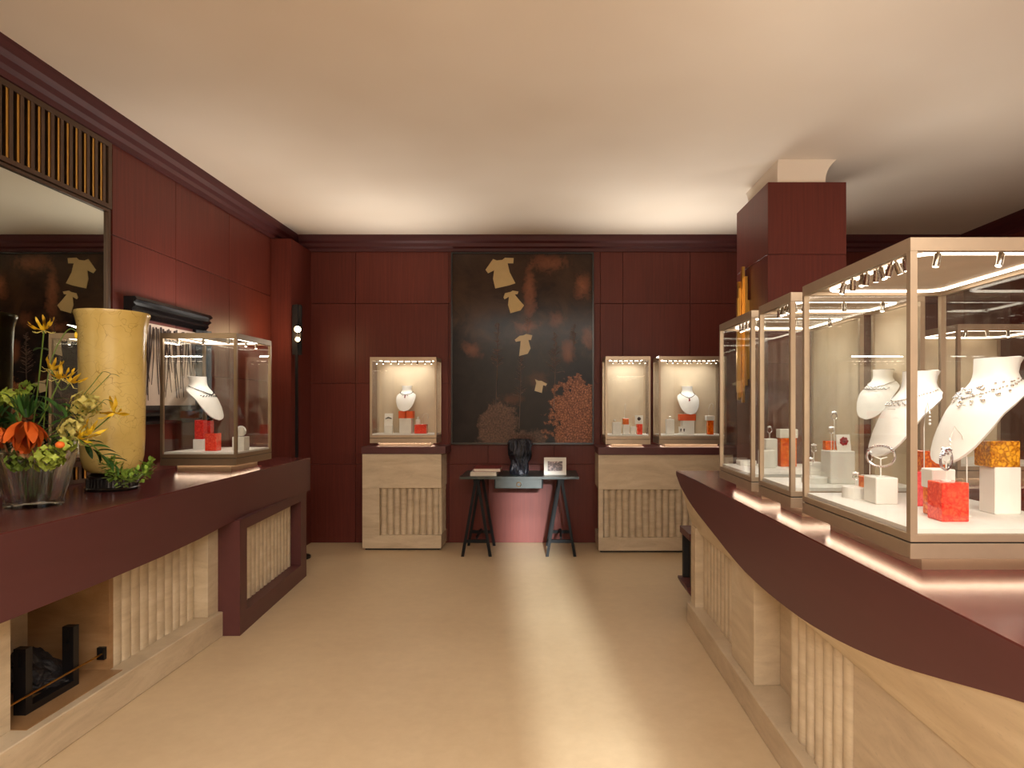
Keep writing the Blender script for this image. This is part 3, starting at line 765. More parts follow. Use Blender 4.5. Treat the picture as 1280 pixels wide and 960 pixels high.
# ---- right counter, far case C1
YC = 2.98
x_, y_ = on(936, 582, ZC1); y_ = min(max(y_, 2.95), 3.36)
slab('low white slab with a ring stand in the farthest case', wx(925, y_), wx(946, y_), y_, y_+.07, ZC1, .025, 'white')
ring_pair(wx(940, y_+.03), y_+.035, ZC1+.025, .10, 'diamond ring on the thin stand in the farthest case', 'tall thin ring stand on the low slab in the farthest case', R_=.012, rz=.5)
cx, cy, cz = block('tall white block at the back of the farthest case', 957, 972, 584, 549.5, ZC1, 'white', .06, Y=3.27)
ring_pair(cx, cy, cz, .03, 'clustered diamond ring above the tall white block in the farthest case', 'short ring stand on the tall white block in the farthest case', R_=.014, rz=.3)
cx, cy, cz = block('lower white block in front of the tall white block in the farthest case', 951.5, 970, 585, 563, ZC1, 'white', .05, Y=3.20)
ring_pair(cx-.025, cy, cz, .004, 'green stone ring on the lower white block', 'flat ring foot on the lower white block', 'emerald', R_=.010)
cx, cy, cz = block('tall orange resin block in the farthest case', 976, 996, 583, 547, ZC1, 'orange', .05, Y=3.26)
z_ = slab('white slab lying on the tall orange resin block', cx-.046, cx+.046, cy-.028, cy+.028, cz, .045, 'white')
# ---- C2
zd = disc('low white disc at the front left of the middle case', 1.085, 2.60, ZC2, .05, .025)
cx, cy, cz = block('small white block behind the low disc in the middle case', 1013, 1027, 595, 573, ZC2, 'white', .045, Y=2.70)
ring_pair(cx, cy, cz, .04, 'yellow toned cluster ring in the middle case', 'short ring stand on the small white block in the middle case', R_=.014, rz=.4)
ring_pair(1.07, 2.60, zd, .05, 'slim ring over the low disc in the middle case', 'short ring stand on the low disc in the middle case', R_=.010)
cx, cy, cz = block('large white block in the middle case', 1038, 1069, 603, 562, ZC2, 'white', .09, Y=2.56)
card('white card with flower brooch on the large white block', 'red and dark flower brooch on the white card in the middle case', cx+.012, cy-.03, cz, .055, .065, 'ruby', style=2)
slab('low orange resin bar behind the flower brooch card', cx-.045, cx+.05, cy+.012, cy+.04, cz, .038, 'orange')
ring_pair(cx-.012, cy+.005, cz, .125, 'large diamond ring on the tallest stand of the middle case', 'tallest thin ring stand on the large white block', R_=.013, rz=.2)
ring_pair(cx-.035, cy-.02, cz, .07, 'trumpet shaped diamond ring on the second tallest stand', 'second tallest thin ring stand on the large white block', R_=.010)
bust('small white bust standing in for a reflection in the middle case', 'fine silver necklace on the reflection stand-in bust in the middle case', 1.345, 2.60, ZC2+.26, .20, R(120), ST_S, (-.015, .26))  # modelled bust in place of one mirrored in the case glass
# ---- C3
zd = disc('low white disc with a ring in the nearest case', 1.055, 2.19, ZC3, .042, .038)
ring_pair(1.055, 2.19, zd, .022, 'small diamond ring above the low disc in the nearest case', 'short ring stand on the low disc in the nearest case', R_=.010)
cx, cy, cz = block('grey white cube under the diamond bangle in the nearest case', 1095, 1123, 630, 597, ZC3, 'white', .08, Y=2.04)
def bangle(label, slabel, x, y, z, r, rz):
    t = thing('bracelet', label, 'bracelet', (x, y, z+.03), rz)
    pts = [(r*1.12*math.cos(a*math.pi/18), 0, r+r*.92*math.sin(a*math.pi/18)) for a in range(36)]
    obj('band', tube(bmesh.new(), pts, .0035, 7, True), M['silver'], t, True, False)
    b = bmesh.new()
    for i, p in enumerate(pts):
        ball(b, (p[0]*1.03, 0, r+(p[2]-r)*1.03), .0042, 1)
    for i in range(3, 16, 1): ball(b, (pts[i][0]*1.06, random.uniform(-.008, .008), r+(pts[i][2]-r)*1.06), .0055, 1)
    obj('diamonds', b, M['silver'], t, False, False)
    s_ = thing('bracelet_stand', slabel, 'jewellery stand', (x, y, z), rz)
    b = tube(bmesh.new(), [(0, 0, .003), (0, 0, .03+r*.75)], .0022, 7); tube(b, [(-.018, 0, .03+r*.95), (0, 0, .03+r*.75), (.018, 0, .03+r*.95)], .002, 6); lathe(b, [(.013, 0), (.013, .003)], 14)
    obj('stand_rod', b, M['white'], s_, True, False)
bangle('open diamond bangle over the grey white cube', 'white Y stand on the grey white cube', cx, cy, cz, .036, R(-25))
cx, cy, cz = block('small orange resin cube behind the grey white cube', 1082, 1102, 612, 584, ZC3, 'orange', .05, Y=2.15)
ring_pair(cx, cy, cz, .05, 'round diamond ring left of the big busts', 'ring stand on the small orange cube', R_=.014, rz=.5)
ring_pair(cx+.07, 2.24, ZC3, .17, 'star shaped diamond ring left of the big busts', 'tallest ring stand in the nearest case', R_=.014, rz=.2)
cx, cy, cz = block('front coral red resin block in the nearest case', 1178, 1212, 653, 604, ZC3, 'coral', .07, Y=1.735)
bangle('twisted diamond cuff over the front coral block', 'white Y stand on the front coral block', cx-.005, cy, cz-.012+.012, .030, R(35))
cx, cy, cz = block('orange resin block behind the front coral block', 1166, 1192, 648, 614, ZC3, 'orange', .05, Y=1.83)
slab('white slab on the orange block in the nearest case', cx-.032, cx+.035, cy-.027, cy+.03, cz, .055, 'white')
cx, cy, cz = block('tall pink resin block beside the front post of the nearest case', 1146, 1163, 633, 590, ZC3, 'pink', .045, Y=2.0)
earring_tree(cx+.015, cy, cz, .23, 'tallest white earring stand on the pink block', 'silver hoop drop earring on the pink block stand', .3)
earring_tree(1.20, 1.83, ZC3+.0, .27, 'white earring stand curving over the orange block', 'diamond drop earring over the orange block', -.9)
cx, cy, cz = block('tall white block under the amber block in the nearest case', 1244, 1277, 643, 584, ZC3, 'white', .07, Y=1.85)
cx, cy, cz = block('amber resin block on the tall white block', 1239, 1276, 584, 551, cz, 'amber', .075, Y=1.85)
bust('largest white bust raised over the amber block', 'wide diamond collar on the largest bust', 1.28, 1.89, 1.235, .31, R(94), ST_D, (.015, 1.235-cz))
cx, cy, cz = block('orange resin pedestal under the second big bust', 1156, 1182, 622, 560, ZC3, 'orange', .06, Y=2.12)
bust('second large white bust behind the largest one', 'diamond necklace on the second large bust', 1.215, 2.16, 1.235, .285, R(96), ST_S, (-.03, 1.235-cz))
slab('small white block at the back of the nearest case', 1.11, 1.16, 2.22, 2.27, ZC3, .07, 'white')

# ------------------------------------------------------------------ right counter
rc = thing('right_counter', 'long counter with curved red wood fascia and fluted stone base', 'counter', (1.3, 2.2, 0))
obj('countertop', prism(bmesh.new(), [(.865, -.6), (.865, 3.0), (.860, 3.7), (.850, 4.22), (1.75, 4.22), (1.75, -.6)], 'z', .965, .97), M['wood_top'], rc)
FZ = [(4.22, .945), (4.10, .885), (3.82, .807), (3.36, .742), (2.94, .684), (2.66, .668), (2.29, .672), (2.02, .690), (1.705, .734), (1.44, .795), (1.16, .872), (.95, .915), (.75, .943), (-.6, .944)]
def interp(tab, y):
    for (a, za), (b_, zb_) in zip(tab, tab[1:]):
        if b_ <= y <= a: return zb_+(za-zb_)*(y-b_)/(a-b_)
    return tab[-1][1]
def smooth_fz(y): return sum(interp(FZ, min(4.22, max(-.6, y+d))) for d in (-.16, -.08, 0, .08, .16))/5 if y < 4.0 else interp(FZ, y)
ys = [4.22, 4.19, 4.15, 4.1, 4.04, 3.95] + [3.9-.1*i for i in range(45)]
ys = [y for y in ys if y >= -.6]
def xe(y): return .865 if y < 3.0 else .865-.015*((y-3.0)/1.22)**1.5
b = bmesh.new()
ring_sections(b, [[(xe(y), y, .965), (xe(y)+.03, y, .965), (xe(y)+.03, y, smooth_fz(y)), (xe(y), y, smooth_fz(y))] for y in ys])
obj('fascia', b, M['wood_counter'], rc, True)
b = bmesh.new()
ring_sections(b, [[(xe(y)+.004, y, smooth_fz(y)+.0), (xe(y)+.029, y, smooth_fz(y)), (1.0, y, .62), (.955, y, .60)] for y in ys if .0 <= y <= 4.19])
obj('stone_soffit', b, M['stone_b'], rc, True)
obj('kerb', bx(.905, 1.6, -.5, 4.15, 0, .13, bevel=.004), M['stone'], rc)
obj('body_core', bx(1.06, 1.6, -.5, 4.14, .13, .965), M['stone'], rc)
obj('end_block', bx(.93, 1.06, 4.02, 4.14, .13, .63, bevel=.002), M['stone_b'], rc)
obj('panel_back', bx(.985, 1.06, 3.26, 4.02, .13, .63), M['stone'], rc)
flutes(rc, (.985, 3.26), (.985, 4.02), .13, .62, 10, .007, M['stone_b'], math.pi/2)
obj('pilaster', bx(.94, 1.06, 2.91, 3.26, .13, .63, bevel=.002), M['stone_b'], rc)
obj('niche_top', bx(.96, 1.06, 2.53, 2.91, .60, .63), M['stone'], rc)
obj('panel_back', bx(.985, 1.06, 2.015, 2.53, .13, .63), M['stone'], rc)
flutes(rc, (.985, 2.015), (.985, 2.53), .13, .61, 7, .033, M['stone_b'], math.pi/2)
for y0, y1 in ((1.2, 2.01), (.4, 1.195), (-.5, .395)):
    obj('stone_panel', bx(.962, 1.06, y0, y1, .13, .63, bevel=.002), M['stone'], rc)
# small wood box unit beyond the end of the right counter
rb = thing('open_wood_box_unit', 'small open wood box unit behind the far end of the right counter', 'shelf unit', (1.2, 4.4, 0))
obj('upper_board', bx(.945, 1.45, 4.25, 4.56, .50, .545), M['wood_counter'], rb)
obj('lower_board', prism(bmesh.new(), [(.955, .13), (1.45, .13), (1.45, .19), (.93, .19), (.93, .175)], 'y', 4.25, 4.56), M['wood_counter'], rb)
obj('back_board', bx(1.0, 1.02, 4.28, 4.53, .19, .50), M['black'], rb)
for y in (4.28, 4.53): obj('side_board', bx(.96, 1.45, y-.02, y+.02, .19, .50), M['black'], rb)
obj('foot_block', bx(1.05, 1.40, 4.3, 4.5, 0, .13), M['black'], rb)

# ------------------------------------------------------------------ left counter
lc = thing('left_counter', 'long red wood counter over a fluted stone fireplace base', 'counter', (-2.25, 3.2, 0))
EDGE = [(-1.86, .9), (-1.86, 2.2), (-1.862, 2.7), (-1.874, 3.1), (-1.893, 3.5), (-1.908, 3.9), (-1.925, 4.4), (-1.940, 4.9), (-1.952, 5.27)]
xw = XL+PT+.002
poly = EDGE + [(xw, 5.27), (xw, .9)]
obj('countertop', prism(bmesh.new(), poly, 'z', .965, .97), M['wood_top'], lc)
LFZ = [(.9, .66), (3.0, .665), (3.4, .672), (3.7, .683), (3.9, .70), (4.2, .70), (5.27, .70)]
def lfz(y):
    for (a, za), (b_, zb_) in zip(LFZ, LFZ[1:]):
        if a <= y <= b_: return za+(zb_-za)*(y-a)/(b_-a)
b = bmesh.new()
ring_sections(b, [[(x, y, .965), (x-.035, y, .965), (x-.035, y, lfz(y)), (x, y, lfz(y))] for x, y in EDGE])
obj('fascia', b, M['wood_counter'], lc)
obj('end_panel', bx(-2.30, -1.99, 5.235, 5.268, .70, .965), M['wood_counter'], lc)
# box frame of the end unit
def bf(y): return -1.868-(y-3.89)*.107/1.36
def slabq(y0, y1, d0, d1, z0, z1):      # piece following the slanted front, between depths d0,d1 behind it
    return prism(bmesh.new(), [(bf(y0)-d0, y0), (bf(y1)-d0, y1), (bf(y1)-d1, y1), (bf(y0)-d1, y0)], 'z', z0, z1)
for nm, a in (('box_stile', (3.89, 4.0, 0, .16, 0, .70)), ('box_stile', (5.1, 5.25, 0, .14, 0, .70)), ('box_rail', (4.0, 5.1, 0, .14, 0, .125)), ('box_rail', (4.0, 5.1, 0, .14, .635, .70))):
    obj(nm, slabq(*a), M['wood_counter'], lc)
obj('box_lip', slabq(3.9, 5.26, -.006, .03, .70, .706), M['wood_counter'], lc)
obj('box_side', bx(-2.3, bf(3.89)-.16, 3.89, 3.93, 0, .70), M['wood_counter'], lc)
obj('box_side', bx(-2.3, bf(5.2)-.14, 5.2, 5.245, 0, .70), M['wood_counter'], lc)
obj('stone_backing', slabq(4.0, 5.1, .09, .14, .125, .635), M['stone'], lc)
flutes(lc, (bf(4.0)-.09, 4.0), (bf(5.1)-.09, 5.1), .125, .635, 15, .016, M['stone_b'], -math.pi/2+math.atan(.107/1.36))
# stone fireplace
obj('kerb', bx(-2.45, -1.97, 1.0, 3.89, 0, .15, bevel=.004), M['stone'], lc)
obj('margin_block', bx(-2.3, -2.0, 3.77, 3.89, .15, .68, bevel=.002), M['stone_b'], lc)
obj('panel_back', bx(-2.42, -2.085, 3.06, 3.77, .15, .70), M['stone'], lc)
flutes(lc, (-2.085, 3.06), (-2.085, 3.77), .15, .69, 10, .011, M['stone_b'], -math.pi/2)
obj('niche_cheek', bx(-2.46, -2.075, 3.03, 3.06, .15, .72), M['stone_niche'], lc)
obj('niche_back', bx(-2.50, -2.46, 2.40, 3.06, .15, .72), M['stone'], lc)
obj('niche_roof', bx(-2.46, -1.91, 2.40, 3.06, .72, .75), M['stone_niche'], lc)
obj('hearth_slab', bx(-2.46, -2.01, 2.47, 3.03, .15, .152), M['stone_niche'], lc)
obj('near_pillar', bx(-2.46, -2.07, 1.9, 2.47, .15, .72, bevel=.002), M['stone_b'], lc)
# andirons, brass rod, charred log
an = thing('andiron', 'black slotted U shaped fire dog with brass rod in the stone niche', 'fire dog', (-2.13, 2.73, .152))
def slot_post(y):
    b = bmesh.new(); x0, x1 = -2.155, -2.105
    box(b, x0, x0+.019, y-.017, y+.017, .152, .42); box(b, x1-.019, x1, y-.017, y+.017, .152, .42)
    box(b, x0+.019, x1-.019, y-.017, y+.017, .152, .345); box(b, x0+.019, x1-.019, y-.017, y+.017, .405, .42); return b
for y in (2.60, 2.86): obj('post', slot_post(y), M['black_metal'], an)
obj('foot_bar', bx(-2.155, -2.105, 2.617, 2.843, .152, .18), M['black_metal'], an)
obj('brass_rod', tube(bmesh.new(), [(-2.098, 2.475, .232), (-2.098, 3.015, .232)], .0045, 8), M['brass'], an, True)
obj('rod_bracket', bx(-2.12, -2.085, 3.012, 3.029, .205, .262), M['black_metal'], an)
b = bmesh.new(); q = bmesh.ops.create_icosphere(b, subdivisions=5, radius=1.0)
for v in q['verts']:
    p = v.co.copy(); n_ = noise.noise(p*2.2)*.22+noise.noise(p*6)*.12
    x, y, z = p*(1+n_)
    z = max(z, -.75); z = (z+.75)*.115*(1-.62*(x+.6)/1.6 if x > -.6 else 1); v.co = Vector((x*.125, y*.10, z))
solo('charred_log', b, M['char'], 'rough black charred log behind the fire dog', 'log', loc=(-2.265, 2.83, .152))

# ------------------------------------------------------------------ things on the left counter
vx, vy = -2.24, 3.30
vt = thing('crackle_vase', 'tall yellow crackle glazed cylinder vase on black foot', 'vase', (vx, vy, .97))
b = bmesh.new()
pr = [(.07, .09), (.115, .095), (.140, .12), (.152, .17), (.157, .26), (.160, .5), (.163, .75), (.168, .84), (.178, .885), (.184, .90), (.182, .91), (.174, .905), (.160, .84), (.152, .5), (.148, .2), (.10, .13), (.001, .125)]
obj('vase_body', lathe(b, [(r_*.91, z_) for r_, z_ in pr], 56, cx=0, cy=0), M['vase'], vt, True, False)
b = bmesh.new()
prb = [(.118, 0), (.122, .012), (.112, .02), (.105, .06), (.11, .075), (.09, .089)]
obj('foot_ring', lathe(b, prb, 40), M['black_lacquer'], vt, True, False)
fl = mesh_of('foot_flute', lathe(bmesh.new(), [(.006, .02), (.006, .06)], 8), M['black_lacquer'], True)
for i in range(36): inst('foot_flute', fl, (.109*math.cos(i*math.pi/18), .109*math.sin(i*math.pi/18), 0), vt)

kx, ky, kz = -2.205, 2.75, .97
kv = thing('crystal_vase', 'cut crystal vase full of flowers on the left counter', 'vase', (kx, ky, kz))
b = bmesh.new(); seg = 48
rings = []
for r, z, amp in ((.085, 0, .003), (.10, .004, .006), (.098, .03, .006), (.105, .06, .008), (.118, .12, .010), (.135, .19, .009), (.148, .235, .006), (.152, .245, .003)):
    rings.append([((r+amp*math.cos(i*math.pi/2))*math.cos(2*math.pi*i/seg), (r+amp*math.cos(i*math.pi/2))*math.sin(2*math.pi*i/seg), z) for i in range(seg)])
for r, z in ((.142, .243), (.126, .19), (.108, .12), (.094, .06), (.08, .03)):
    rings.append([(r*math.cos(2*math.pi*i/seg), r*math.sin(2*math.pi*i/seg), z) for i in range(seg)])
obj('vase_body', ring_sections(b, rings), M['crystal'], kv, False, False)

# ---- flowers
def petal_bm(L, wd, curl, lift=.0, n=6, wavy=0):
    """petal along +x from the origin, bending upwards by curl (radians in all)"""
    b = bmesh.new(); rows = []; x = z = 0.0; a = lift
    for i in range(n+1):
        q = i/n; hw = wd*math.sin(math.pi*(.12+.83*q))**.8*.5 if q < 1 else wd*.06
        dz = wavy*math.sin(q*9)
        rows.append([b.verts.new((x, -hw, z+hw*.35+dz)), b.verts.new((x, 0, z)), b.verts.new((x, hw, z+hw*.35-dz))])
        a += curl/n; x += L/n*math.cos(a); z += L/n*math.sin(a)
    for r0, r1 in zip(rows, rows[1:]):
        for k in (0, 1): b.faces.new((r0[k], r0[k+1], r1[k+1], r1[k]))
    bmesh.ops.solidify(b, geom=b.faces[:], thickness=wd*.05+.0004)
    return b
def stem(t, pts, r, m='stem'):
    b = bmesh.new(); P = [Vector(p) for p in pts]; out = []
    for i in range(len(P)-1):
        p0, p1, p2, p3 = P[max(i-1, 0)], P[i], P[i+1], P[min(i+2, len(P)-1)]
        for k in range(5):
            q = k/5; out.append(.5*((2*p1)+(p2-p0)*q+(2*p0-5*p1+4*p2-p3)*q*q+(3*p1-p0-3*p2+p3)*q**3))
    out.append(P[-1]); tube(b, out, r, 6)
    return obj('stem', b, M[m], t, True)
FY = 2.75
def fp(px, py, Y=FY): return Vector((wx(px, Y), Y, wz(py, Y)))
ROOT = Vector((kx, ky, kz+.04))
def root(i): return ROOT+Vector((.05*math.cos(i*2.4), .05*math.sin(i*2.4), 0))
def throat(i): return Vector((kx+.08*math.cos(i*2.4), ky+.08*math.sin(i*2.4), kz+.235))
GP = mesh_of('petal', petal_bm(.074, .013, .9, .25, 10, .0045), M['yellow'], True)
GS = mesh_of('stamens', (lambda b: [tube(b, [(0, 0, 0), (.03*math.cos(a), .03*math.sin(a), -.012), (.042*math.cos(a), .042*math.sin(a), -.006)], .0011, 4) for a in (0, 1.05, 2.1, 3.15, 4.2, 5.25)] and b)(bmesh.new()), M['cream_green'])
def gloriosa(i, heads, label):
    h0 = heads[0][0]
    t = thing('flame_lily', label, 'flower', root(i))
    stem(t, [root(i), throat(i), (throat(i)+h0)*.5+Vector((0, 0, -.02)), h0], .0028)
    for (h, tilt, az, s) in heads:
        if h is not h0: stem(t, [h0-Vector((0, 0, .05)), (h0+h)*.5-Vector((0, 0, .035)), h], .002)
        fh = bpy.data.objects.new('flower_head', GS); COL.objects.link(fh); fh.parent = t; fh.location = h-root(i); fh.rotation_euler = (tilt, 0, az); fh.scale = (s, s, s)
        for k in range(6): inst('petal', GP, (0, 0, 0), fh, (random.uniform(-.4, .4), random.uniform(-.5, .35), k*math.pi/3+random.uniform(-.25, .25)))
gloriosa(1, [(fp(55, 413), .1, .3, 1.0)], 'single upright yellow flame lily, tallest bloom of the bouquet')
gloriosa(2, [(fp(76, 473), .3, .9, 1.05), (fp(64, 462, 2.72), -.5, .2, .9), (fp(88, 478, 2.74), .7, 2.1, .95)], 'clump of yellow flame lilies below the tallest bloom')
gloriosa(3, [(fp(143, 516, 2.86), 1.0, .5, 1.1)], 'yellow green flame lily reaching in front of the yellow vase')
gloriosa(4, [(fp(112, 543, 2.70), .6, 1.0, 1.0), (fp(98, 548, 2.68), .9, 2.0, .9)], 'yellow flame lilies low at the right of the bouquet')
# drooping bud stem
t = thing('drooping_bud_stem', 'thin green stem with a drooping yellow bud', 'flower', root(5))
stem(t, [root(5), throat(5), fp(60, 470), fp(68, 440), fp(80, 418), fp(88, 411), fp(95, 414)], .0022)
obj('bud', ball(bmesh.new(), fp(95, 419), .010, 2, (.6, .6, 1.5)), M['yellow'], t, True)
LF = mesh_of('leaf', petal_bm(.085, .026, -.9, .5, 7), M['leaf'], True)
LFT = mesh_of('leaf', petal_bm(.07, .011, .5, .7, 6), M['leaf'], True)
for (px, py, rz, s) in ((60, 438, 2.9, 1.0), (56, 480, 3.3, .6), (66, 500, .4, .8)):
    inst('leaf', LF, fp(px, py)-root(5), t, (0, 0, rz), (s, s, s))
# crown imperials: hanging orange bells under a tuft of leaves
BELLP = mesh_of('bell', (lambda b: b)(lathe(bmesh.new(), [(.004, .0), (.012, -.006), (.017, -.022), (.020, -.042), (.024, -.056)], 12, False)), M['orange_petal'], True)
BELLP2 = mesh_of('bell', petal_bm(.074, .028, -.7, -.25, 6), M['orange_petal'], True)
def crown(i, c, s, label):
    t = thing('crown_imperial', label, 'flower', root(i))
    stem(t, [root(i), throat(i)*.6+c*.4, c], .0045, 'brown')
    for ringi, (nn, a0, dip) in enumerate(((11, 0, .25), (10, .3, .65), (8, .1, 1.05))):
        for k in range(nn):
            a = a0+k*2*math.pi/nn
            inst('petal', BELLP2, c-root(i)+Vector((.012*math.cos(a), .012*math.sin(a), -.012*ringi)), t, (random.uniform(-.3, .3), dip, a), (s, s*1.1, s))
    for k in range(20):
        a = k*2.4; inst('leaf', LFT, c-root(i)+Vector((.008*math.cos(a), .008*math.sin(a), .02)), t, (0, -random.uniform(.0, 1.1), a), (s, s, s))
crown(6, fp(33, 528, 2.60), 1.45, 'orange crown imperial flower with hanging petals at front of the bouquet')
crown(7, fp(-10, 533, 2.66), 1.2, 'orange flower cut by the left edge of the picture')
# hydrangea like clusters
def floret_mesh(m, r):
    b = bmesh.new()
    for k in range(4):
        pb = petal_bm(r, r*.8, -.3, .45, 3, .001); bmesh.ops.rotate(pb, verts=pb.verts[:], matrix=Matrix.Rotation(k*math.pi/2, 3, 'Z'))
        tmp = bpy.data.meshes.new('tmp'); pb.to_mesh(tmp); pb.free(); b.from_mesh(tmp); bpy.data.meshes.remove(tmp)
    return mesh_of('floret', b, m, True)
FLO = {k: floret_mesh(M[k], .019) for k in ('lime', 'cream_green', 'blush', 'leaf_light')}
def cluster(i, c, r, n, m, label, name='hydrangea', cat='flower', squash=.85):
    t = thing(name, label, cat, root(i))
    stem(t, [root(i), throat(i), c-Vector((0, 0, r*.3))], .003)
    for k in range(n):
        z = 1-2*(k+.5)/n; a = k*2.39996
        d = Vector((math.sqrt(1-z*z)*math.cos(a), math.sqrt(1-z*z)*math.sin(a), z*squash))
        o = inst('floret', FLO[m], c-root(i)+d*r*random.uniform(.6, 1.15), t)
        d2 = (d+Vector((random.gauss(0, .35), random.gauss(0, .35), random.gauss(0, .35)))).normalized()
        o.rotation_euler = d2.to_track_quat('Z', 'Y').to_euler(); s = random.uniform(.6, 1.15); o.scale = (s, s, s)
cluster(8, fp(60, 573, 2.60), .056, 60, 'lime', 'lime green hydrangea head over the rim of the crystal vase')
cluster(9, fp(36, 562, 2.64), .050, 46, 'blush', 'blush cream hydrangea head below the orange flower')
cluster(10, fp(17, 497, 2.72), .042, 36, 'lime', 'small lime green flower head at upper left of the bouquet')
cluster(11, fp(106, 506, 2.76), .056, 52, 'cream_green', 'pale yellow green flower head beside the yellow vase')
cluster(12, fp(92, 535, 2.72), .054, 48, 'cream_green', 'yellow cream flower head above the small orange bud')
cluster(13, fp(22, 578, 2.62), .040, 26, 'leaf_light', 'dark green flower head low at the left of the bouquet')
cluster(14, fp(84, 556, 2.66), .032, 18, 'lime', 'small green flower head behind the small orange bud')
cluster(15, fp(33, 485, 2.74), .026, 12, 'leaf_light', 'smallest green flower head at the top left of the bouquet')
t = thing('orange_bud', 'small orange bud at the right rim of the crystal vase', 'flower', root(16))
stem(t, [root(16), throat(16), fp(75, 560, 2.58)], .0025)
obj('bud', ball(bmesh.new(), fp(75, 556, 2.57), .016, 2, (1.1, 1, .9)), M['orange_petal'], t, True)
# hanging green spray on the right
sp = thing('green_hanging_spray', 'green leafy spray trailing from the bouquet over the vase foot', 'foliage', root(17))
path = [root(17), throat(0)+Vector((.03, 0, .03)), fp(108, 553, 2.70), fp(122, 563, 2.74), fp(135, 580, 2.80), fp(152, 598, 2.86), fp(172, 598, 2.90), fp(187, 580, 2.94)]
stem(sp, path, .003)
for k in range(10):
    q = k/9; p = fp(104, 553, 2.70).lerp(fp(138, 578, 2.80), q)
    inst('leaf', LF, p-root(17), sp, (random.uniform(-.5, .5), .9 if k % 2 else .1, (-.3 if k % 2 else .5)+random.uniform(-.3, .3)), (.9, .8, .9))
SED = mesh_of('leaflet', petal_bm(.022, .015, .5, .2, 3), M['sedum'], True)
cpts = [fp(137, 578, 2.80), fp(140, 590, 2.82), fp(150, 597, 2.85), fp(162, 602, 2.88), (fp(175, 598, 2.90)), fp(184, 590, 2.93), fp(187, 578, 2.95)]
for k in range(280):
    q = random.random()*(len(cpts)-1); i = int(q); p = Vector(cpts[i]).lerp(Vector(cpts[min(i+1, len(cpts)-1)]), q-i)
    d = Vector((random.gauss(0, 1), random.gauss(0, 1), random.gauss(0, 1))).normalized(); rr = .040 if q < 4.6 else .024
    o = inst('leaflet', SED, p-root(17)+d*rr*random.uniform(.3, 1)+Vector((0, 0, .006)), sp); o.rotation_euler = d.to_track_quat('X', 'Z').to_euler()
    s = random.uniform(.8, 1.2); o.scale = (s, s, s)
# background greenery
gr = thing('fern_greenery', 'dark green narrow leaves filling the back of the bouquet', 'foliage', root(18))
stem(gr, [root(18), throat(18), fp(20, 520, 2.78)], .003)
for k in range(70):
    p = fp(random.uniform(-6, 100), random.uniform(505, 575), random.uniform(2.68, 2.84))
    o = inst('leaf', LF, p-root(18), gr, (random.uniform(-.6, .6), random.uniform(-1.0, .5), random.uniform(0, 6.3))); s = random.uniform(.6, 1.1); o.scale = (s, s*.8, s)
for k, (px, py, Y) in enumerate(((128, 465, 2.80), (138, 468, 2.82), (122, 503, 2.78), (130, 500, 2.82))):
    stem(gr, [throat(k+4), fp(80+k*8, 520, 2.76), fp(px, py, Y)], .0016)
    inst('leaf', LF, fp(px, py, Y)-root(18), gr, (0, .3, .3), (.45, .5, .45))

# ------------------------------------------------------------------ back wall: painting, table and its things
pt = thing('framed_painting', 'large dark abstract painting with copper patches and pale paper garments', 'painting', (-.252, YB-.03, 1.01))
PX0, PX1, PZ0, PZ1, PY = -.955, .455, 1.02, 2.925, YB-.048
obj('canvas', bx(PX0, PX1, PY, YB-.019, PZ0, PZ1), M['painting'], pt)
for b in (bx(PX0-.015, PX0, PY-.022, YB-.019, PZ0-.015, PZ1+.015), bx(PX1, PX1+.015, PY-.022, YB-.019, PZ0-.015, PZ1+.015), bx(PX0, PX1, PY-.022, YB-.019, PZ0-.018, PZ0), bx(PX0, PX1, PY-.022, YB-.019, PZ1, PZ1+.015)):
    obj('frame_rail', b, M['black_lacquer'], pt)
def pp(cx, cy):  # from pixels in a detail view of the painting
    px, py = 550+cx*.27097, 300+cy*.27083; return wx(px, PY), wz(py, PY)
DRESS = [
 ([(245, 88), (262, 95), (288, 92), (300, 82), (340, 84), (338, 108), (312, 108), (322, 150), (348, 200), (318, 210), (255, 224), (245, 180), (250, 140), (222, 154), (210, 138)], 'paper_garment'),
 ([(300, 246), (325, 240), (335, 234), (362, 238), (358, 250), (345, 252), (368, 280), (388, 302), (372, 325), (325, 338), (314, 300), (318, 262), (298, 274), (293, 266)], 'paper_garment'),
 ([(345, 460), (368, 442), (385, 440), (398, 434), (426, 440), (420, 462), (408, 462), (418, 500), (405, 525), (365, 536), (370, 490), (372, 466), (350, 470)], 'paper_garment_b'),
 ([(438, 642), (455, 650), (468, 650), (494, 664), (488, 674), (476, 670), (470, 706), (436, 696), (444, 660)], 'paper_garment_b')]
for d, m in DRESS:
    b = prism(bmesh.new(), [pp(*q) for q in d], 'y', PY-.006, PY-.001); obj('paper_garment', b, M[m], pt)
b = bmesh.new()
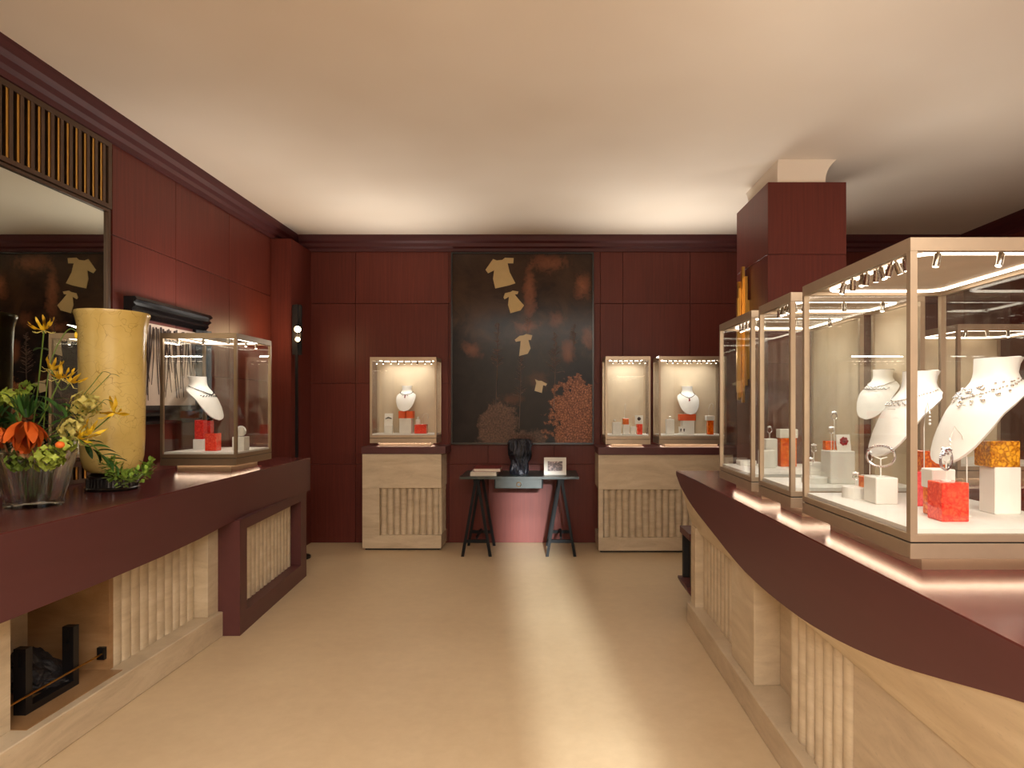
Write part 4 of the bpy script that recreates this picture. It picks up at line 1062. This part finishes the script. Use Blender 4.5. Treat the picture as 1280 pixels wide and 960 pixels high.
for (cx, c0, c1, n, spread) in ((258, 760, 380, 60, 45), (365, 870, 540, 45, 50), (525, 780, 430, 60, 60), (610, 560, 390, 35, 40), (400, 430, 360, 14, 40)):
    p0, p1 = pp(cx, c0), pp(cx+8, c1)
    tube(b, [(p0[0], PY-.003, p0[1]), ((p0[0]+p1[0])/2+.006, PY-.004, (p0[1]+p1[1])/2), (p1[0], PY-.003, p1[1])], .003, 5)
    for k in range(n):
        q = random.uniform(.45, 1.0); y = c0+(c1-c0)*q; a = random.choice((-1, 1)); L = random.uniform(.25, 1)*spread*(1.15-q*.9)
        s0, s1 = pp(cx+8*q, y), pp(cx+8*q+a*L, y-L*random.uniform(.2, .9))
        tube(b, [(s0[0], PY-.003, s0[1]), (s1[0], PY-.004, s1[1])], [.0018, .0010], 4)
        for _ in range(3):
            e = random.uniform(.4, 1); ball(b, (s0[0]+(s1[0]-s0[0])*e, PY-.004, s0[1]+(s1[1]-s0[1])*e), random.uniform(.002, .005), 0)
obj('dried_plants', b, M['twig'], pt, kind='stuff')

TY0, TY1, TX0, TX1, TZ = 5.88, 6.44, -.805, .29, .742
tb = thing('trestle_table', 'dark green black trestle table with one drawer under the painting', 'table', (-.26, 6.16, 0))
obj('tabletop', prism(bmesh.new(), [(TX0, TY0), (TX1, TY0), (TX1, TY1), (TX0, TY1)], 'z', TZ-.024, TZ), M['table'], tb)
dr = obj('drawer_box', bx(-.49, -.04, TY0+.05, TY1-.08, TZ-.115, TZ-.024), M['table_leg'], tb)
df = obj('drawer', bx(-.48, -.05, TY0+.03, TY0+.05, TZ-.112, TZ-.026, bevel=.002), M['table'], tb)
RP = [(-.262+.02*math.cos(a*math.pi/10), TY0+.024, TZ-.075+.02*math.sin(a*math.pi/10)) for a in range(20)]
obj('ring_pull', tube(bmesh.new(), RP, .003, 6, True), M['brass'], df, True)
for cx in (-.655, .128):
    tr = obj('trestle', bx(cx-.03, cx+.03, TY0+.05, TY1-.05, TZ-.06, TZ-.024), M['table_leg'], tb)
    for y, yo in ((TY0+.07, -.03), (TY1-.09, .02)):
        for s_ in (-1, 1):
            b = bmesh.new(); r = .013
            ring_sections(b, [[(cx+s_*.012-r, y-r, TZ-.06), (cx+s_*.012+r, y-r, TZ-.06), (cx+s_*.012+r, y+r, TZ-.06), (cx+s_*.012-r, y+r, TZ-.06)],
                              [(cx+s_*.128-r, y+yo-r, 0), (cx+s_*.128+r, y+yo-r, 0), (cx+s_*.128+r, y+yo+r, 0), (cx+s_*.128-r, y+yo+r, 0)]])
            obj('leg', b, M['table_leg'], tb)
        obj('crossbar', bx(cx-.105, cx+.105, y+yo*.8-.008, y+yo*.8+.008, .125, .155), M['table_leg'], tb)
    obj('stretcher', bx(cx-.01, cx+.01, TY0+.07, TY1-.09, .155, .175), M['table_leg'], tb)
def book(label, x0, x1, y0, y1, z, h, m):
    t = thing('book', label, 'book', ((x0+x1)/2, (y0+y1)/2, z))
    obj('cover', bx(x0, x1, y0, y1, z, z+.003), M[m], t); obj('cover', bx(x0, x1, y0, y1, z+h-.003, z+h), M[m], t)
    obj('spine', bx(x0, x0+.003, y0, y1, z+.003, z+h-.003), M[m], t)
    obj('page_block', bx(x0+.003, x1-.004, y0+.004, y1-.004, z+.003, z+h-.003), M['page'], t); return z+h
z_ = book('thick white book under the red book on the trestle table', -.715, -.47, 5.95, 6.22, TZ, .034, 'book_white')
book('dark red covered book on top of the white book', -.69, -.44, 5.99, 6.27, z_, .030, 'book_red')
b = bmesh.new(); seg, rows_ = 72, 60; rings = []
for j in range(rows_+1):
    q = j/rows_; base = .084+.016*min(1, max(0, (q-.30)/.36))-.012*max(0, (q-.85)/.15)
    ring = []
    for i in range(seg):
        a = 2*math.pi*i/seg; d = Vector((math.cos(a), math.sin(a), q*2.6))
        r = base*(1+.22*noise.noise(d*1.7)+.24*noise.noise(Vector((math.cos(a)*4, math.sin(a)*4, q*3)))+.06*noise.noise(Vector((math.cos(a)*14, math.sin(a)*14, q*6))))
        if q < .42: r += .004*math.cos(a*18+q*3)
        ear = math.exp(-((abs(math.cos(a))-1)/.10)**2)*math.exp(-((q-.86)/.14)**2)
        r += .022*ear; r *= (1 if q < .97 else .85)
        ring.append((r*math.cos(a), r*.85*math.sin(a), q*.335))
    rings.append(ring)
ring_sections(b, rings)
solo('bronze_sculpture', b, M['bronze'], 'gnarled black bronze head sculpture in the middle of the table', 'sculpture', None, True, (-.262, 6.12, TZ))
fr = thing('photo_frame', 'white framed dark photograph standing on the table', 'photo frame', (.075, 6.04, TZ))
lean = .2
def leanbox(x0, x1, z0, z1, d0, d1):
    return prism(bmesh.new(), [(6.04+z0*lean+d0, TZ+z0), (6.04+z0*lean+d1, TZ+z0), (6.04+z1*lean+d1, TZ+z1), (6.04+z1*lean+d0, TZ+z1)], 'x', x0, x1)
obj('mount', leanbox(-.025, .175, 0, .155, .004, .014), M['white'], fr)
obj('print', leanbox(.005, .145, .035, .125, .002, .004), M['photo'], fr)
for a in ((-.03, .18, 0, .012), (-.03, .18, .148, .16), (-.03, -.02, .012, .148), (.17, .18, .012, .148)): obj('frame_rail', leanbox(*a, -.004, .010), M['white'], fr)
obj('easel_leg', prism(bmesh.new(), [(6.075, TZ+.12), (6.12, TZ), (6.126, TZ), (6.081, TZ+.12)], 'x', .06, .09), M['white'], fr)

# ------------------------------------------------------------------ far right: a second row seen through the near case
sc_ = thing('side_cabinet', 'dark wood cabinet under the case at the far right', 'cabinet', (2.55, 3.75, 0))
obj('cabinet_body', bx(2.15, 3.3, 3.35, 4.1, .04, .93), M['wood'], sc_); obj('worktop', bx(2.12, 3.33, 3.32, 4.12, .93, .97), M['wood_counter'], sc_)
obj('kick_strip', bx(2.2, 3.25, 3.4, 4.05, 0, .04), M['black'], sc_)
case('glass case on the dark cabinet at the far right, behind the nearest case', 2.18, 2.75, 3.40, 3.90, .97, 1.015, 1.835, .075, 'b', row(2.25, 2.7, 5, 3.44), 2.0)
